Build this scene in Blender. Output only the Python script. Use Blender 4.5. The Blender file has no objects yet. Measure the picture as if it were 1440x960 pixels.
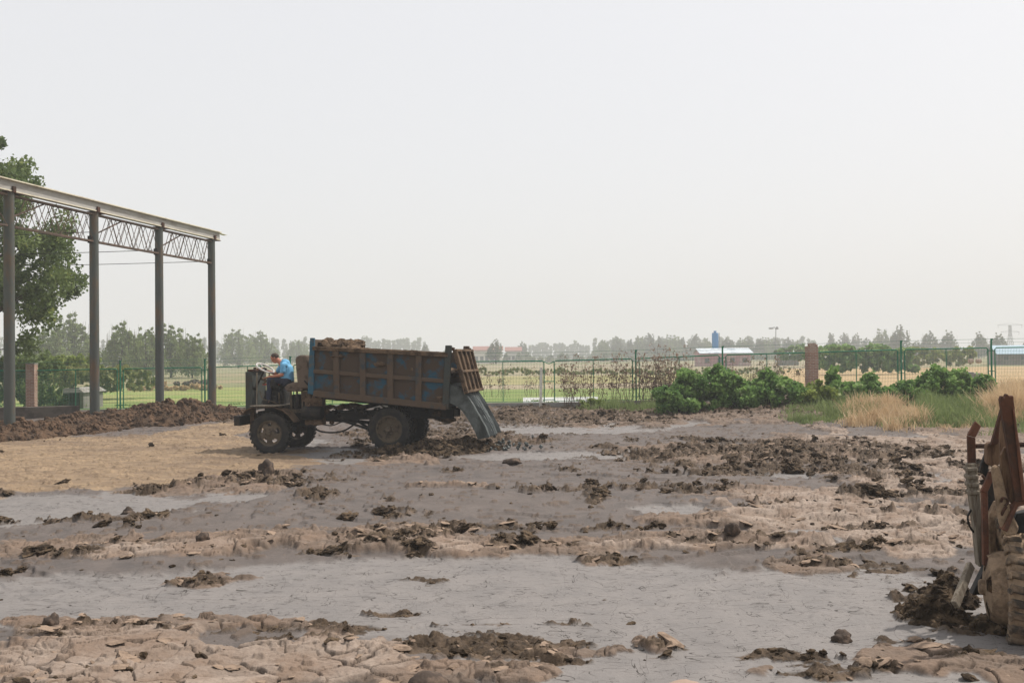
import bpy, bmesh, math, random
import numpy as np
from mathutils import Matrix, Vector
R = math.radians
random.seed(7)
scene = bpy.context.scene
COL = scene.collection
# ------------------------------------------------------------------ camera
F, EYE = 1400.0, 2.35
PITCH, ROLL = math.atan(20 / F), R(0.6)
CAMROT = Matrix.Rotation(math.pi / 2 + PITCH, 3, 'X') @ Matrix.Rotation(-ROLL, 3, 'Z')
cam_d = bpy.data.cameras.new('camera'); cam = bpy.data.objects.new('camera', cam_d); COL.objects.link(cam)
cam.location = (0, 0, EYE); cam.rotation_euler = CAMROT.to_euler()
cam_d.sensor_width = 36; cam_d.lens = 35; cam_d.clip_end = 6000; cam_d.clip_start = 0.1
scene.camera = cam

def ray(u, v):
    return CAMROT @ Vector(((u - 720) / F, (480 - v) / F, -1))
def at(u, v, Y=None, Z=None):          # measured picture point -> world point at depth Y or height Z
    d = ray(u, v)
    t = Y / d.y if Y is not None else (Z - EYE) / d.z
    return Vector((d.x * t, d.y * t, EYE + d.z * t))

# ------------------------------------------------------------------ tagging
def tag(o, label=None, cat=None, group=None, kind=None):
    if label: o['label'] = label
    if cat: o['category'] = cat
    if group: o['group'] = group
    if kind: o['kind'] = kind
    return o
def empty(name, loc=(0, 0, 0), rz=0, parent=None):
    o = bpy.data.objects.new(name, None); COL.objects.link(o); o.location = loc; o.rotation_euler = (0, 0, rz)
    if parent: o.parent = parent
    return o
def children(o): return [c for c in bpy.data.objects if c.parent == o]
def copy_tree(o, parent=None):
    c = o.copy(); COL.objects.link(c)
    if parent: c.parent = parent
    for ch in children(o): copy_tree(ch, c)
    return c

# ------------------------------------------------------------------ mesh builder
class MB:
    def __init__(s): s.v = []; s.f = []
    def add(s, vs, fs):
        n = len(s.v); s.v += [tuple(p) for p in vs]; s.f += [tuple(i + n for i in f) for f in fs]; return s
    def hexa(s, p):   # 8 points: bottom 4 ccw, top 4
        return s.add(p, [(0, 3, 2, 1), (4, 5, 6, 7), (0, 1, 5, 4), (1, 2, 6, 5), (2, 3, 7, 6), (3, 0, 4, 7)])
    def box(s, x0, x1, y0, y1, z0, z1):
        return s.hexa([(x0, y0, z0), (x1, y0, z0), (x1, y1, z0), (x0, y1, z0), (x0, y0, z1), (x1, y0, z1), (x1, y1, z1), (x0, y1, z1)])
    def prism(s, poly, y0, y1):   # poly in (x,z) extruded along y
        n = len(poly)
        vs = [(x, y0, z) for x, z in poly] + [(x, y1, z) for x, z in poly]
        return s.add(vs, [tuple(range(n)), tuple(range(2 * n - 1, n - 1, -1))] + [(i, i + n, (i + 1) % n + n, (i + 1) % n) for i in range(n)])
    def beam(s, a, b, w, h, up=(0, 0, 1), w2=None, h2=None):
        a, b = Vector(a), Vector(b); d = (b - a).normalized(); up = Vector(up)
        if abs(d.dot(up)) > .98: up = Vector((1, 0, 0))
        r = d.cross(up).normalized(); q = r.cross(d)
        w2 = w if w2 is None else w2; h2 = h if h2 is None else h2
        P = [a - r*w/2 - q*h/2, a + r*w/2 - q*h/2, a + r*w/2 + q*h/2, a - r*w/2 + q*h/2]
        Q = [b - r*w2/2 - q*h2/2, b + r*w2/2 - q*h2/2, b + r*w2/2 + q*h2/2, b - r*w2/2 + q*h2/2]
        return s.add(P + Q, [(0, 3, 2, 1), (4, 5, 6, 7), (0, 1, 5, 4), (1, 2, 6, 5), (2, 3, 7, 6), (3, 0, 4, 7)])
    def tube(s, pts, rad, n=8, closed=False):
        pts = [Vector(p) for p in pts]; m = len(pts); rs = rad if isinstance(rad, (list, tuple)) else [rad] * m
        rings = []; ref = Vector((0.13, 0.31, 0.94)).normalized()
        for i, p in enumerate(pts):
            if closed: d = pts[(i + 1) % m] - pts[i - 1]
            else: d = pts[min(i + 1, m - 1)] - pts[max(i - 1, 0)]
            d.normalize(); a = d.cross(ref)
            if a.length < .05: a = d.cross(Vector((1, 0, 0)))
            a.normalize(); b = d.cross(a)
            rings.append([p + (a * math.cos(t) + b * math.sin(t)) * rs[i] for t in [2 * math.pi * k / n for k in range(n)]])
        vs = [p for r_ in rings for p in r_]; fs = []
        for i in range(m if closed else m - 1):
            j = (i + 1) % m
            for k in range(n): fs.append((i*n + k, i*n + (k+1) % n, j*n + (k+1) % n, j*n + k))
        if not closed: fs += [tuple(range(n - 1, -1, -1)), tuple((m-1)*n + k for k in range(n))]
        return s.add(vs, fs)
    def lathe(s, prof, c=(0, 0, 0), axis='Y', n=32, close=True):   # prof: (radius, offset along axis)
        vs = []; fs = []; m = len(prof)
        for k in range(n):
            t = 2 * math.pi * k / n
            for r, a in prof:
                if axis == 'Y': vs.append((c[0] + r*math.cos(t), c[1] + a, c[2] + r*math.sin(t)))
                elif axis == 'X': vs.append((c[0] + a, c[1] + r*math.cos(t), c[2] + r*math.sin(t)))
                else: vs.append((c[0] + r*math.cos(t), c[1] + r*math.sin(t), c[2] + a))
        for k in range(n):
            k2 = (k + 1) % n
            for i in range(m if close else m - 1):
                j = (i + 1) % m
                fs.append((k*m + i, k*m + j, k2*m + j, k2*m + i))
        return s.add(vs, fs)
    def blob(s, c, r, n=10, rough=.15, seed=0, squash=(1, 1, 1), rot=0):
        rg = random.Random(seed); vs = []; fs = []; m = n // 2 + 1
        ph = [(rg.uniform(0, 6), rg.uniform(1, 4), rg.uniform(1, 4)) for _ in range(3)]
        for i in range(m + 1):
            th = math.pi * i / m
            for k in range(n):
                t = 2 * math.pi * k / n
                q = r * (1 + rough * (math.sin(ph[0][0] + ph[0][1]*t + ph[0][2]*th) + rg.uniform(-.6, .6) * (0 < i < m)))
                x, y, z = q*math.sin(th)*math.cos(t)*squash[0], q*math.sin(th)*math.sin(t)*squash[1], q*math.cos(th)*squash[2]
                vs.append((c[0] + x*math.cos(rot) - y*math.sin(rot), c[1] + x*math.sin(rot) + y*math.cos(rot), c[2] + z))
        for i in range(m):
            for k in range(n): fs.append((i*n + k, (i+1)*n + k, (i+1)*n + (k+1) % n, i*n + (k+1) % n))
        return s.add(vs, fs)
    def build(s, name, mat, parent=None, smooth=False, bevel=0, inv=None):
        me = bpy.data.meshes.new(name); me.from_pydata(s.v, [], s.f)
        bm = bmesh.new(); bm.from_mesh(me); bmesh.ops.recalc_face_normals(bm, faces=bm.faces[:]); bm.to_mesh(me); bm.free()
        me.materials.append(mat)
        if inv is not None: me.transform(inv)
        o = bpy.data.objects.new(name, me); COL.objects.link(o)
        if parent: o.parent = parent
        if smooth:
            me.polygons.foreach_set('use_smooth', [True] * len(me.polygons))
            try: me.set_sharp_from_angle(angle=R(40))
            except Exception: pass
        if bevel:
            b = o.modifiers.new('bevel', 'BEVEL'); b.width = bevel; b.segments = 1; b.limit_method = 'ANGLE'
        return o

def np_mesh(name, V, Fc, mat, parent=None, smooth=True, attrs=None):
    """V (n,3), Fc (m,k) int"""
    me = bpy.data.meshes.new(name); n, (m, k) = len(V), Fc.shape
    me.vertices.add(n); me.vertices.foreach_set('co', np.ascontiguousarray(V, dtype=np.float32).ravel())
    me.loops.add(m * k); me.loops.foreach_set('vertex_index', np.ascontiguousarray(Fc, dtype=np.int32).ravel())
    me.polygons.add(m); me.polygons.foreach_set('loop_start', np.arange(0, m * k, k, dtype=np.int32))
    try: me.polygons.foreach_set('loop_total', np.full(m, k, dtype=np.int32))
    except Exception: pass
    me.polygons.foreach_set('use_smooth', np.full(m, smooth, dtype=bool))
    for an, av in (attrs or {}).items():
        a = me.attributes.new(an, 'FLOAT', 'POINT'); a.data.foreach_set('value', np.ascontiguousarray(av, dtype=np.float32))
    me.update(calc_edges=True); me.materials.append(mat)
    o = bpy.data.objects.new(name, me); COL.objects.link(o)
    if parent: o.parent = parent
    return o

# ------------------------------------------------------------------ numpy noise
def _h(ix, iy, s):
    h = (ix.astype(np.int64) * 374761393 + iy.astype(np.int64) * 668265263 + s * 974634777) & 0xffffffff
    h = ((h ^ (h >> 13)) * 1274126177) & 0xffffffff
    h = ((h ^ (h >> 16)) * 2246822519) & 0xffffffff
    return ((h ^ (h >> 15)) & 0xffffff) / float(0xffffff)
def vn(x, y, s=0):
    ix, iy = np.floor(x), np.floor(y); fx, fy = x - ix, y - iy
    fx = fx*fx*fx*(fx*(fx*6 - 15) + 10); fy = fy*fy*fy*(fy*(fy*6 - 15) + 10)
    a, b, c, d = _h(ix, iy, s), _h(ix+1, iy, s), _h(ix, iy+1, s), _h(ix+1, iy+1, s)
    return (a + (b - a)*fx)*(1 - fy) + (c + (d - c)*fx)*fy
def fbm(x, y, s=0, o=4, g=.5, ridged=False):
    t = 0; a = 1; n = 0; c, q = math.cos(.6), math.sin(.6)
    for i in range(o):
        w = vn(x, y, s + i*17)
        if ridged: w = 1 - np.abs(2*w - 1)
        t = t + a*w; n += a; a *= g; x, y = (x*c - y*q)*2.03 + 5.1, (x*q + y*c)*2.03 + 1.7
    return t / n
def worley(x, y, s=0):
    ix, iy = np.floor(x), np.floor(y)
    f1 = np.full(x.shape, 9.); f2 = f1.copy(); idv = np.zeros(x.shape); dx1 = idv.copy(); dy1 = idv.copy()
    for i in (-1, 0, 1):
        for j in (-1, 0, 1):
            cx, cy = ix + i, iy + j
            px, py = cx + .1 + .8*_h(cx, cy, s), cy + .1 + .8*_h(cx, cy, s + 1)
            dx, dy = x - px, y - py; d = np.sqrt(dx*dx + dy*dy); h = _h(cx, cy, s + 2)
            m = d < f1
            f2 = np.where(m, f1, np.minimum(f2, d)); f1 = np.where(m, d, f1)
            idv = np.where(m, h, idv); dx1 = np.where(m, dx, dx1); dy1 = np.where(m, dy, dy1)
    return f1, f2, idv, dx1, dy1
def ss(x, a, b):
    t = np.clip((x - a) / (b - a), 0, 1); return t*t*(3 - 2*t)

# ------------------------------------------------------------------ materials
class NT:
    def __init__(s, name):
        s.m = bpy.data.materials.new(name); s.m.use_nodes = True; s.t = s.m.node_tree
        s.b = s.t.nodes['Principled BSDF']; s.o = s.t.nodes['Material Output']
    def n(s, t, **k):
        x = s.t.nodes.new(t)
        for a, b in k.items(): setattr(x, a, b)
        return x
    def l(s, a, b): s.t.links.new(a, b)
    def val(s, sock, v):
        if hasattr(v, 'links') or hasattr(v, 'is_linked'): s.l(v, sock)
        else: sock.default_value = v
    def noise(s, scale, detail=4, rough=.55, vec=None, dist=0):
        x = s.n('ShaderNodeTexNoise'); x.inputs['Scale'].default_value = scale; x.inputs['Detail'].default_value = detail
        x.inputs['Roughness'].default_value = rough; x.inputs['Distortion'].default_value = dist
        s.l(vec if vec is not None else s.obj(), x.inputs['Vector']); return x.outputs['Fac']
    def obj(s):
        if not hasattr(s, '_o'): s._o = s.n('ShaderNodeTexCoord').outputs['Object']
        return s._o
    def mapv(s, sc, vec=None):
        x = s.n('ShaderNodeMapping'); x.inputs['Scale'].default_value = sc; s.l(vec if vec is not None else s.obj(), x.inputs['Vector']); return x.outputs['Vector']
    def ramp(s, f, a, b, c0=0., c1=1.):
        x = s.n('ShaderNodeMapRange'); x.inputs['From Min'].default_value = a; x.inputs['From Max'].default_value = b
        x.inputs['To Min'].default_value = c0; x.inputs['To Max'].default_value = c1; s.l(f, x.inputs['Value']); return x.outputs['Result']
    def mix(s, f, a, b):
        x = s.n('ShaderNodeMix', data_type='RGBA'); s.val(x.inputs[0], f)
        for i, q in ((6, a), (7, b)):
            if isinstance(q, tuple): x.inputs[i].default_value = (*q[:3], 1)
            else: s.l(q, x.inputs[i])
        return x.outputs[2]
    def math(s, op, a, b=0.):
        x = s.n('ShaderNodeMath', operation=op); s.val(x.inputs[0], a); s.val(x.inputs[1], b); return x.outputs[0]
    def attr(s, name): return s.n('ShaderNodeAttribute', attribute_name=name).outputs['Fac']
    def bump(s, h, strength, dist=.02):
        x = s.n('ShaderNodeBump'); x.inputs['Strength'].default_value = strength; x.inputs['Distance'].default_value = dist
        s.l(h, x.inputs['Height']); s.l(x.outputs[0], s.b.inputs['Normal'])
    def fin(s, col, rough=.7, spec=.5, metal=0.):
        if isinstance(col, tuple): s.b.inputs['Base Color'].default_value = (*col[:3], 1)
        else: s.l(col, s.b.inputs['Base Color'])
        s.val(s.b.inputs['Roughness'], rough); s.b.inputs['Specular IOR Level'].default_value = spec
        s.b.inputs['Metallic'].default_value = metal; return s.m

def mat(name, c1, c2=None, scale=6, lo=.45, hi=.6, rough=.7, spec=.18, metal=0, bump=.3, bscale=None, stretch=None, dist=.01, var=.12):
    s = NT(name); vec = s.mapv(stretch) if stretch else s.obj()
    f = s.ramp(s.noise(scale, 6, .62, vec), lo, hi)
    dark = tuple(x*(1 - var*1.6) for x in c1)
    base = s.mix(s.noise(scale*3.3, 4, .6, vec), dark, tuple(min(1, x*(1 + var)) for x in c1))
    col = s.mix(f, base, c2) if c2 else base
    if bump: s.bump(s.noise(bscale or scale*5, 5, .6, vec), bump, dist)
    return s.fin(col, rough, spec, metal)

M = {}
M['darkplank'] = None
M['blue'] = mat('mud_splashed_blue_paint', (.018, .07, .11), (.058, .040, .028), 2.6, .37, .49, .65, bump=.5)
M['bluepost'] = mat('faded_blue_paint', (.024, .085, .13), (.10, .075, .05), 3, .52, .66, .6, bump=.3)
M['mudrib'] = mat('mud_caked_rib', (.090, .063, .044), (.035, .05, .06), 2.2, .55, .7, .85, bump=.8)
M['mudcake'] = mat('dried_mud_cake', (.13, .086, .054), (.055, .037, .025), 5, .45, .6, .95, bump=1, dist=.03)
M['black'] = mat('greasy_black_iron', (.010, .010, .010), (.035, .026, .019), 5, .5, .66, .6, bump=.5)
M['engine'] = mat('oily_engine_iron', (.015, .015, .015), (.05, .04, .03), 9, .5, .62, .5, bump=.5)
M['greyiron'] = mat('dull_grey_green_iron', (.045, .052, .048), (.05, .04, .03), 6, .5, .7, .6, bump=.3)
M['tyre'] = mat('dusty_tyre_rubber', (.020, .020, .020), (.045, .038, .030), 5, .45, .7, .85, bump=.4)
M['rimtan'] = mat('mud_coated_rim', (.11, .085, .058), (.05, .038, .03), 8, .5, .62, .85, bump=.5)
M['rimdark'] = mat('dark_rim_steel', (.05, .045, .04), (.11, .085, .06), 8, .5, .66, .75, bump=.4)
M['seat'] = mat('worn_brown_seat_cover', (.14, .105, .08), (.06, .045, .036), 5, .48, .62, .85, bump=.4)
M['red'] = mat('red_enamel', (.42, .03, .025), None, 6, rough=.4, bump=.1)
M['whiteplastic'] = mat('pale_wheel_plastic', (.5, .48, .46), None, 6, rough=.4, bump=.05)
M['rust'] = mat('rusted_steel', (.085, .036, .022), (.045, .026, .019), 6, .42, .58, .85, bump=.6, var=.25)
M['rustlight'] = mat('orange_rust_steel', (.13, .055, .034), (.07, .036, .025), 7, .45, .62, .8, bump=.5, var=.25)
M['rusttruss'] = mat('rusty_truss_angle', (.125, .085, .065), (.07, .055, .045), 4, .45, .6, .85, bump=.3)
M['drymud'] = mat('dry_tan_mud_coat', (.30, .215, .145), (.15, .105, .07), 7, .48, .62, .95, bump=1, dist=.02, var=.2)
M['plank'] = mat('grey_weathered_timber', (.22, .19, .15), (.12, .095, .07), 4, .45, .6, .9, bump=.8, stretch=(8, 8, 1))
M['fence'] = mat('green_fence_paint', (.015, .16, .085), None, 3, rough=.45, bump=0)
M['wire'] = mat('green_coated_wire', (.02, .13, .075), None, 3, rough=.5, bump=0)
M['fencedark'] = mat('dark_green_fence_paint', (.012, .085, .07), None, 3, rough=.45, bump=0)
M['concrete'] = mat('grey_concrete', (.26, .25, .23), (.18, .165, .145), 2, .45, .6, .9, bump=.5)
M['darkwall'] = mat('damp_dark_concrete', (.10, .085, .07), (.05, .04, .035), 2, .45, .6, .9, bump=.5)
M['column'] = mat('weathered_steel_pipe', (.072, .080, .073), (.12, .078, .048), 1.3, .50, .68, .7, bump=.3, stretch=(1.5, 1.5, .5))
M['gutter'] = mat('grey_galvanised_sheet', (.36, .35, .33), (.24, .22, .20), 1.5, .5, .68, .55, bump=.15, stretch=(3, .6, 4))
M['gutteredge'] = mat('pale_yellowed_sheet_edge', (.62, .58, .46), (.42, .36, .27), 2, .5, .7, .5, bump=.1)
M['whitewood'] = mat('white_painted_timber', (.68, .66, .6), (.5, .46, .4), 6, .5, .65, .7, bump=.2)
M['skin'] = mat('sunburnt_skin', (.40, .17, .11), None, 20, rough=.55, bump=.05, var=.1)
M['hair'] = mat('short_dark_hair', (.05, .038, .03), (.09, .065, .05), 60, .45, .6, .8, bump=.5)
M['shirt'] = mat('light_blue_cotton', (.16, .40, .62), (.12, .32, .52), 9, .45, .6, .85, bump=.3, bscale=18)
M['trousers'] = mat('navy_trousers', (.03, .035, .055), None, 9, rough=.9, bump=.3, bscale=18)
M['shoe'] = mat('dusty_black_shoe', (.04, .035, .03), None, 9, rough=.8)
M['bark'] = mat('grey_brown_bark', (.10, .08, .06), (.06, .048, .038), 5, .45, .6, .95, bump=.8, stretch=(2, 2, .5))
M['silo'] = mat('blue_silo_steel', (.05, .20, .42), None, .4, rough=.5, bump=0)
M['wallwhite'] = mat('cream_render_wall', (.58, .55, .50), None, .5, rough=.9, bump=0)
M['wallpink'] = mat('washed_pink_wall', (.42, .22, .24), (.48, .38, .36), .3, .45, .6, .9, bump=0)
M['wallgrey'] = mat('grey_block_wall', (.22, .21, .19), (.15, .14, .125), .8, .45, .6, .9, bump=.3)
M['roofred'] = mat('red_roof_tiles', (.26, .13, .11), None, 1, rough=.85, bump=0)
M['roofblue'] = mat('pale_blue_roof_sheet', (.30, .42, .50), None, 1, rough=.5, bump=0)
M['roofpale'] = mat('white_roof_sheet', (.48, .53, .57), (.22, .28, .33), .5, .52, .58, .5, bump=0)
M['glass'] = mat('dark_window_glass', (.05, .07, .08), None, 1, rough=.1, spec=.5, bump=0)
M['steel'] = mat('galvanised_pylon_steel', (.25, .26, .27), None, 1, rough=.6, bump=0)
M['stone'] = mat('brown_stone', (.06, .045, .036), (.14, .10, .075), 8, .5, .65, .85, bump=.6)
M['palestone'] = mat('pinkish_pale_stone', (.30, .22, .175), None, 8, rough=.85, bump=.5)

def brick():
    s = NT('old_red_brick'); b = s.n('ShaderNodeTexBrick')
    mp = s.n('ShaderNodeMapping'); s.l(s.obj(), mp.inputs['Vector']); mp.inputs['Rotation'].default_value = (R(90), 0, 0)
    sep = s.n('ShaderNodeSeparateXYZ'); s.l(s.obj(), sep.inputs[0]); cb = s.n('ShaderNodeCombineXYZ')
    s.l(s.math('ADD', sep.outputs[0], sep.outputs[1]), cb.inputs[0]); s.l(sep.outputs[2], cb.inputs[1])
    s.l(cb.outputs[0], b.inputs['Vector']); b.inputs['Scale'].default_value = 1
    b.inputs['Brick Width'].default_value = .22; b.inputs['Row Height'].default_value = .068; b.inputs['Mortar Size'].default_value = .008
    b.inputs['Color1'].default_value = (.34, .19, .14, 1); b.inputs['Color2'].default_value = (.23, .115, .085, 1); b.inputs['Mortar'].default_value = (.42, .37, .32, 1)
    c = s.mix(s.ramp(s.noise(3, 5), .5, .65, 0, .7), b.outputs['Color'], (.38, .30, .25))
    s.bump(b.outputs['Fac'], -.6, .01); return s.fin(c, .9, .2)
M['brick'] = brick()

def leafmat(name, dark, light, yellow=None, trans=.35):
    s = NT(name); v = s.attr('var'); c = s.mix(v, dark, light)
    if yellow: c = s.mix(s.ramp(v, .9, .96), c, yellow)
    s.fin(c, .6, .25)
    tr = s.n('ShaderNodeBsdfTranslucent'); s.l(c, tr.inputs['Color']); mx = s.n('ShaderNodeMixShader'); mx.inputs[0].default_value = trans
    s.l(s.b.outputs[0], mx.inputs[1]); s.l(tr.outputs[0], mx.inputs[2]); s.l(mx.outputs[0], s.o.inputs['Surface']); return s.m
M['leaf_near'] = leafmat('dark_poplar_leaves', (.04, .07, .022), (.19, .25, .08), (.28, .31, .09))
M['leaf_mid'] = leafmat('grey_green_leaves', (.11, .15, .05), (.25, .31, .115))
M['leaf_far'] = leafmat('dull_far_leaves', (.10, .125, .065), (.20, .235, .125))
M['leaf_hedge'] = leafmat('yellow_green_leaves', (.12, .17, .04), (.33, .39, .10))
M['leaf_bush'] = leafmat('fresh_green_leaves', (.05, .125, .03), (.26, .40, .115), (.46, .52, .30), trans=.42)
M['leaf_dead'] = leafmat('withered_brown_leaves', (.16, .105, .075), (.34, .24, .175), trans=.3)
M['straw'] = leafmat('dry_straw', (.38, .26, .14), (.72, .56, .36), trans=.3)
M['weed'] = leafmat('green_weed_blades', (.10, .15, .045), (.27, .32, .13), trans=.4)
M['crop'] = leafmat('yellow_green_crop', (.14, .17, .05), (.34, .34, .14), trans=.35)
M['darkplank'] = mat('dark_brown_timber_board', (.12, .075, .05), (.06, .038, .028), 4, .45, .6, .9, bump=.8, stretch=(8, 8, 1))
# ------------------------------------------------------------------ light, sky, air
SUN_AZ, SUN_EL = R(63), R(56)       # azimuth measured clockwise from the view direction (+Y)
w = bpy.data.worlds.new('World'); scene.world = w; w.use_nodes = True
nt = w.node_tree; bg = nt.nodes['Background']; out = nt.nodes['World Output']
sky = nt.nodes.new('ShaderNodeTexSky'); sky.sky_type = 'NISHITA'; sky.sun_disc = False
sky.sun_elevation = SUN_EL; sky.sun_rotation = SUN_AZ; sky.dust_density = 6; sky.air_density = 1.0; sky.altitude = 50
nt.links.new(sky.outputs[0], bg.inputs['Color']); bg.inputs['Strength'].default_value = .035
bg2 = nt.nodes.new('ShaderNodeBackground'); bg2.inputs['Color'].default_value = (.775, .765, .76, 1); bg2.inputs['Strength'].default_value = .97
ad = nt.nodes.new('ShaderNodeAddShader'); nt.links.new(bg.outputs[0], ad.inputs[0]); nt.links.new(bg2.outputs[0], ad.inputs[1]); nt.links.new(ad.outputs[0], out.inputs['Surface'])
sl = bpy.data.lights.new('sun', 'SUN'); sl.energy = 4.8; sl.angle = R(1.2); sl.color = (1, .94, .86)
sun = bpy.data.objects.new('sun', sl); COL.objects.link(sun)
sd = Vector((math.sin(SUN_AZ)*math.cos(SUN_EL), math.cos(SUN_AZ)*math.cos(SUN_EL), math.sin(SUN_EL)))
sun.rotation_euler = sd.to_track_quat('Z', 'Y').to_euler()
scene.view_settings.view_transform = 'Standard'; scene.view_settings.look = 'None'; scene.view_settings.exposure = 0; scene.view_settings.gamma = 1
scene.render.engine = 'CYCLES'
scene.cycles.max_bounces = 6; scene.cycles.volume_bounces = 1; scene.cycles.transparent_max_bounces = 8

hz = MB().box(-1290, 1290, -60, 1290, -1.6, 34).build('haze', bpy.data.materials.new('hazy_air')); tag(hz, kind='stuff')
hm = hz.data.materials[0]; hm.use_nodes = True; ht = hm.node_tree; ht.nodes.remove(ht.nodes['Principled BSDF'])
pv = ht.nodes.new('ShaderNodeVolumePrincipled'); pv.inputs['Color'].default_value = (.77, .80, .84, 1); pv.inputs['Density'].default_value = HAZE = .0012
pv.inputs['Anisotropy'].default_value = .0
ht.links.new(pv.outputs[0], ht.nodes['Material Output'].inputs['Volume'])

# ------------------------------------------------------------------ the ground sheets
def rise(x, y):
    return .12*ss(y, 30, 43) + .30*ss(x, 5, 12)*ss(y, 26, 38)

def blobs(lst, x, y, wx, wy):
    m = np.full(x.shape, -9.0)
    for b in lst:
        u, v, ru, rv = b[:4]; p = at(u, v, Z=0); d = p.y
        rx, ry = ru/F*d, rv*d*d/(F*EYE); a = b[4] if len(b) > 4 else 0.
        sel = (np.abs(y - p.y) < 2.2*ry + 1.2) & (np.abs(x - p.x) < 2.2*rx + 1.2)
        if not sel.any(): continue
        xx, yy = x[sel] - p.x + wx[sel], y[sel] - p.y + wy[sel]
        if a: xx, yy = xx*math.cos(a) + yy*math.sin(a), -xx*math.sin(a) + yy*math.cos(a)
        q = 1 - np.sqrt((xx/rx)**2 + (yy/ry)**2)
        m[sel] = np.maximum(m[sel], q*np.minimum(1, 1.5))
    return m
CR = [(150,940,360,52),(430,930,200,44),(60,965,300,45),(560,905,50,10),(600,950,130,26),(740,945,60,12),(930,905,30,12),
      (80,775,130,13),(300,768,190,14),(540,758,170,17),(700,772,170,12),(900,768,110,11),(1100,768,200,15),(1290,772,130,15),
      (1210,728,215,42),(1300,690,130,44),(1150,700,190,16),(1020,640,170,12),(1250,628,180,22),(1350,650,110,44),(1000,586,330,13),(1340,605,90,18),
      (1300,930,200,20),(1420,950,90,26),(830,915,60,6),(870,790,45,9),(280,815,50,8),(1140,798,60,10),(640,625,110,7),(560,648,70,7),(290,690,100,8),(340,672,70,8),
      (960,732,60,6),(1080,735,110,14),(620,688,60,4),(120,880,150,14),(330,885,120,10)]
CL = [(1240,700,60,5),(1100,715,70,4),(870,745,60,4),(730,745,50,4),(1180,640,160,6),(330,890,90,6),(430,893,70,6),(1130,636,190,12),(1190,664,120,11),(1040,662,120,9),(930,640,100,8),(690,905,130,30),(60,893,90,10),(40,893,75,11),(215,885,62,11),(110,882,40,9),(690,908,95,22),(770,925,60,14),(640,888,90,9),(800,875,80,6),(1095,930,85,15),(1110,948,130,9),(930,912,40,18),(560,862,50,4),(560,902,50,8),(480,885,50,9),(1350,925,60,10),
      (440,781,55,6),(105,777,60,7),(150,769,70,5),(560,762,120,7),(650,745,100,6),(740,772,70,5),(1000,765,60,7),(330,680,130,8),(230,690,50,5),(370,672,25,7),(950,640,80,9),(1100,632,150,11),(1200,664,95,9),(1050,660,100,9),(900,690,90,4),(760,690,60,3),
      (1150,794,60,8),(1230,800,90,13),(1340,850,60,30),(1310,870,50,20),(870,791,42,7),(640,622,120,7),(560,640,80,7),(1050,765,90,6),(1200,775,110,5),(520,772,60,6),
      (780,592,180,7),(1000,582,300,9),(900,575,200,5),(600,610,100,8),(700,585,60,8),(1180,655,80,10),(1300,640,60,6),(60,735,90,3),(160,730,60,3),(1120,785,50,4),(1220,745,60,4),(980,690,60,4),(280,818,45,4),(850,838,30,4),(780,848,26,3),(600,817,30,3),(1280,905,60,5),(40,660,40,1)]
WE = [(640,838,1000,46),(1000,890,420,60),(560,820,400,40),(900,860,400,70),(1100,940,400,60),(90,712,170,24),(330,700,60,8),(1160,744,130,20),(960,720,60,10),(800,603,140,7),(900,598,120,5),(1180,668,200,5),(1240,618,80,5),(1310,672,70,9),(1270,640,60,4),(390,625,70,9),(470,640,110,12),(900,640,300,7),(1250,880,200,40)]
PA = [(150,940,360,60),(430,930,180,40),(60,965,300,45),(1240,728,230,50),(1320,690,120,50),(1340,640,130,50),(240,775,120,8),(1290,772,130,18),(1150,772,120,8),(900,775,60,6),(660,775,60,6)]
TA = [(150,652,300,36),(40,660,260,34),(250,628,120,20),(300,606,60,12),(120,630,300,20),(0,700,10,1)]

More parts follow.
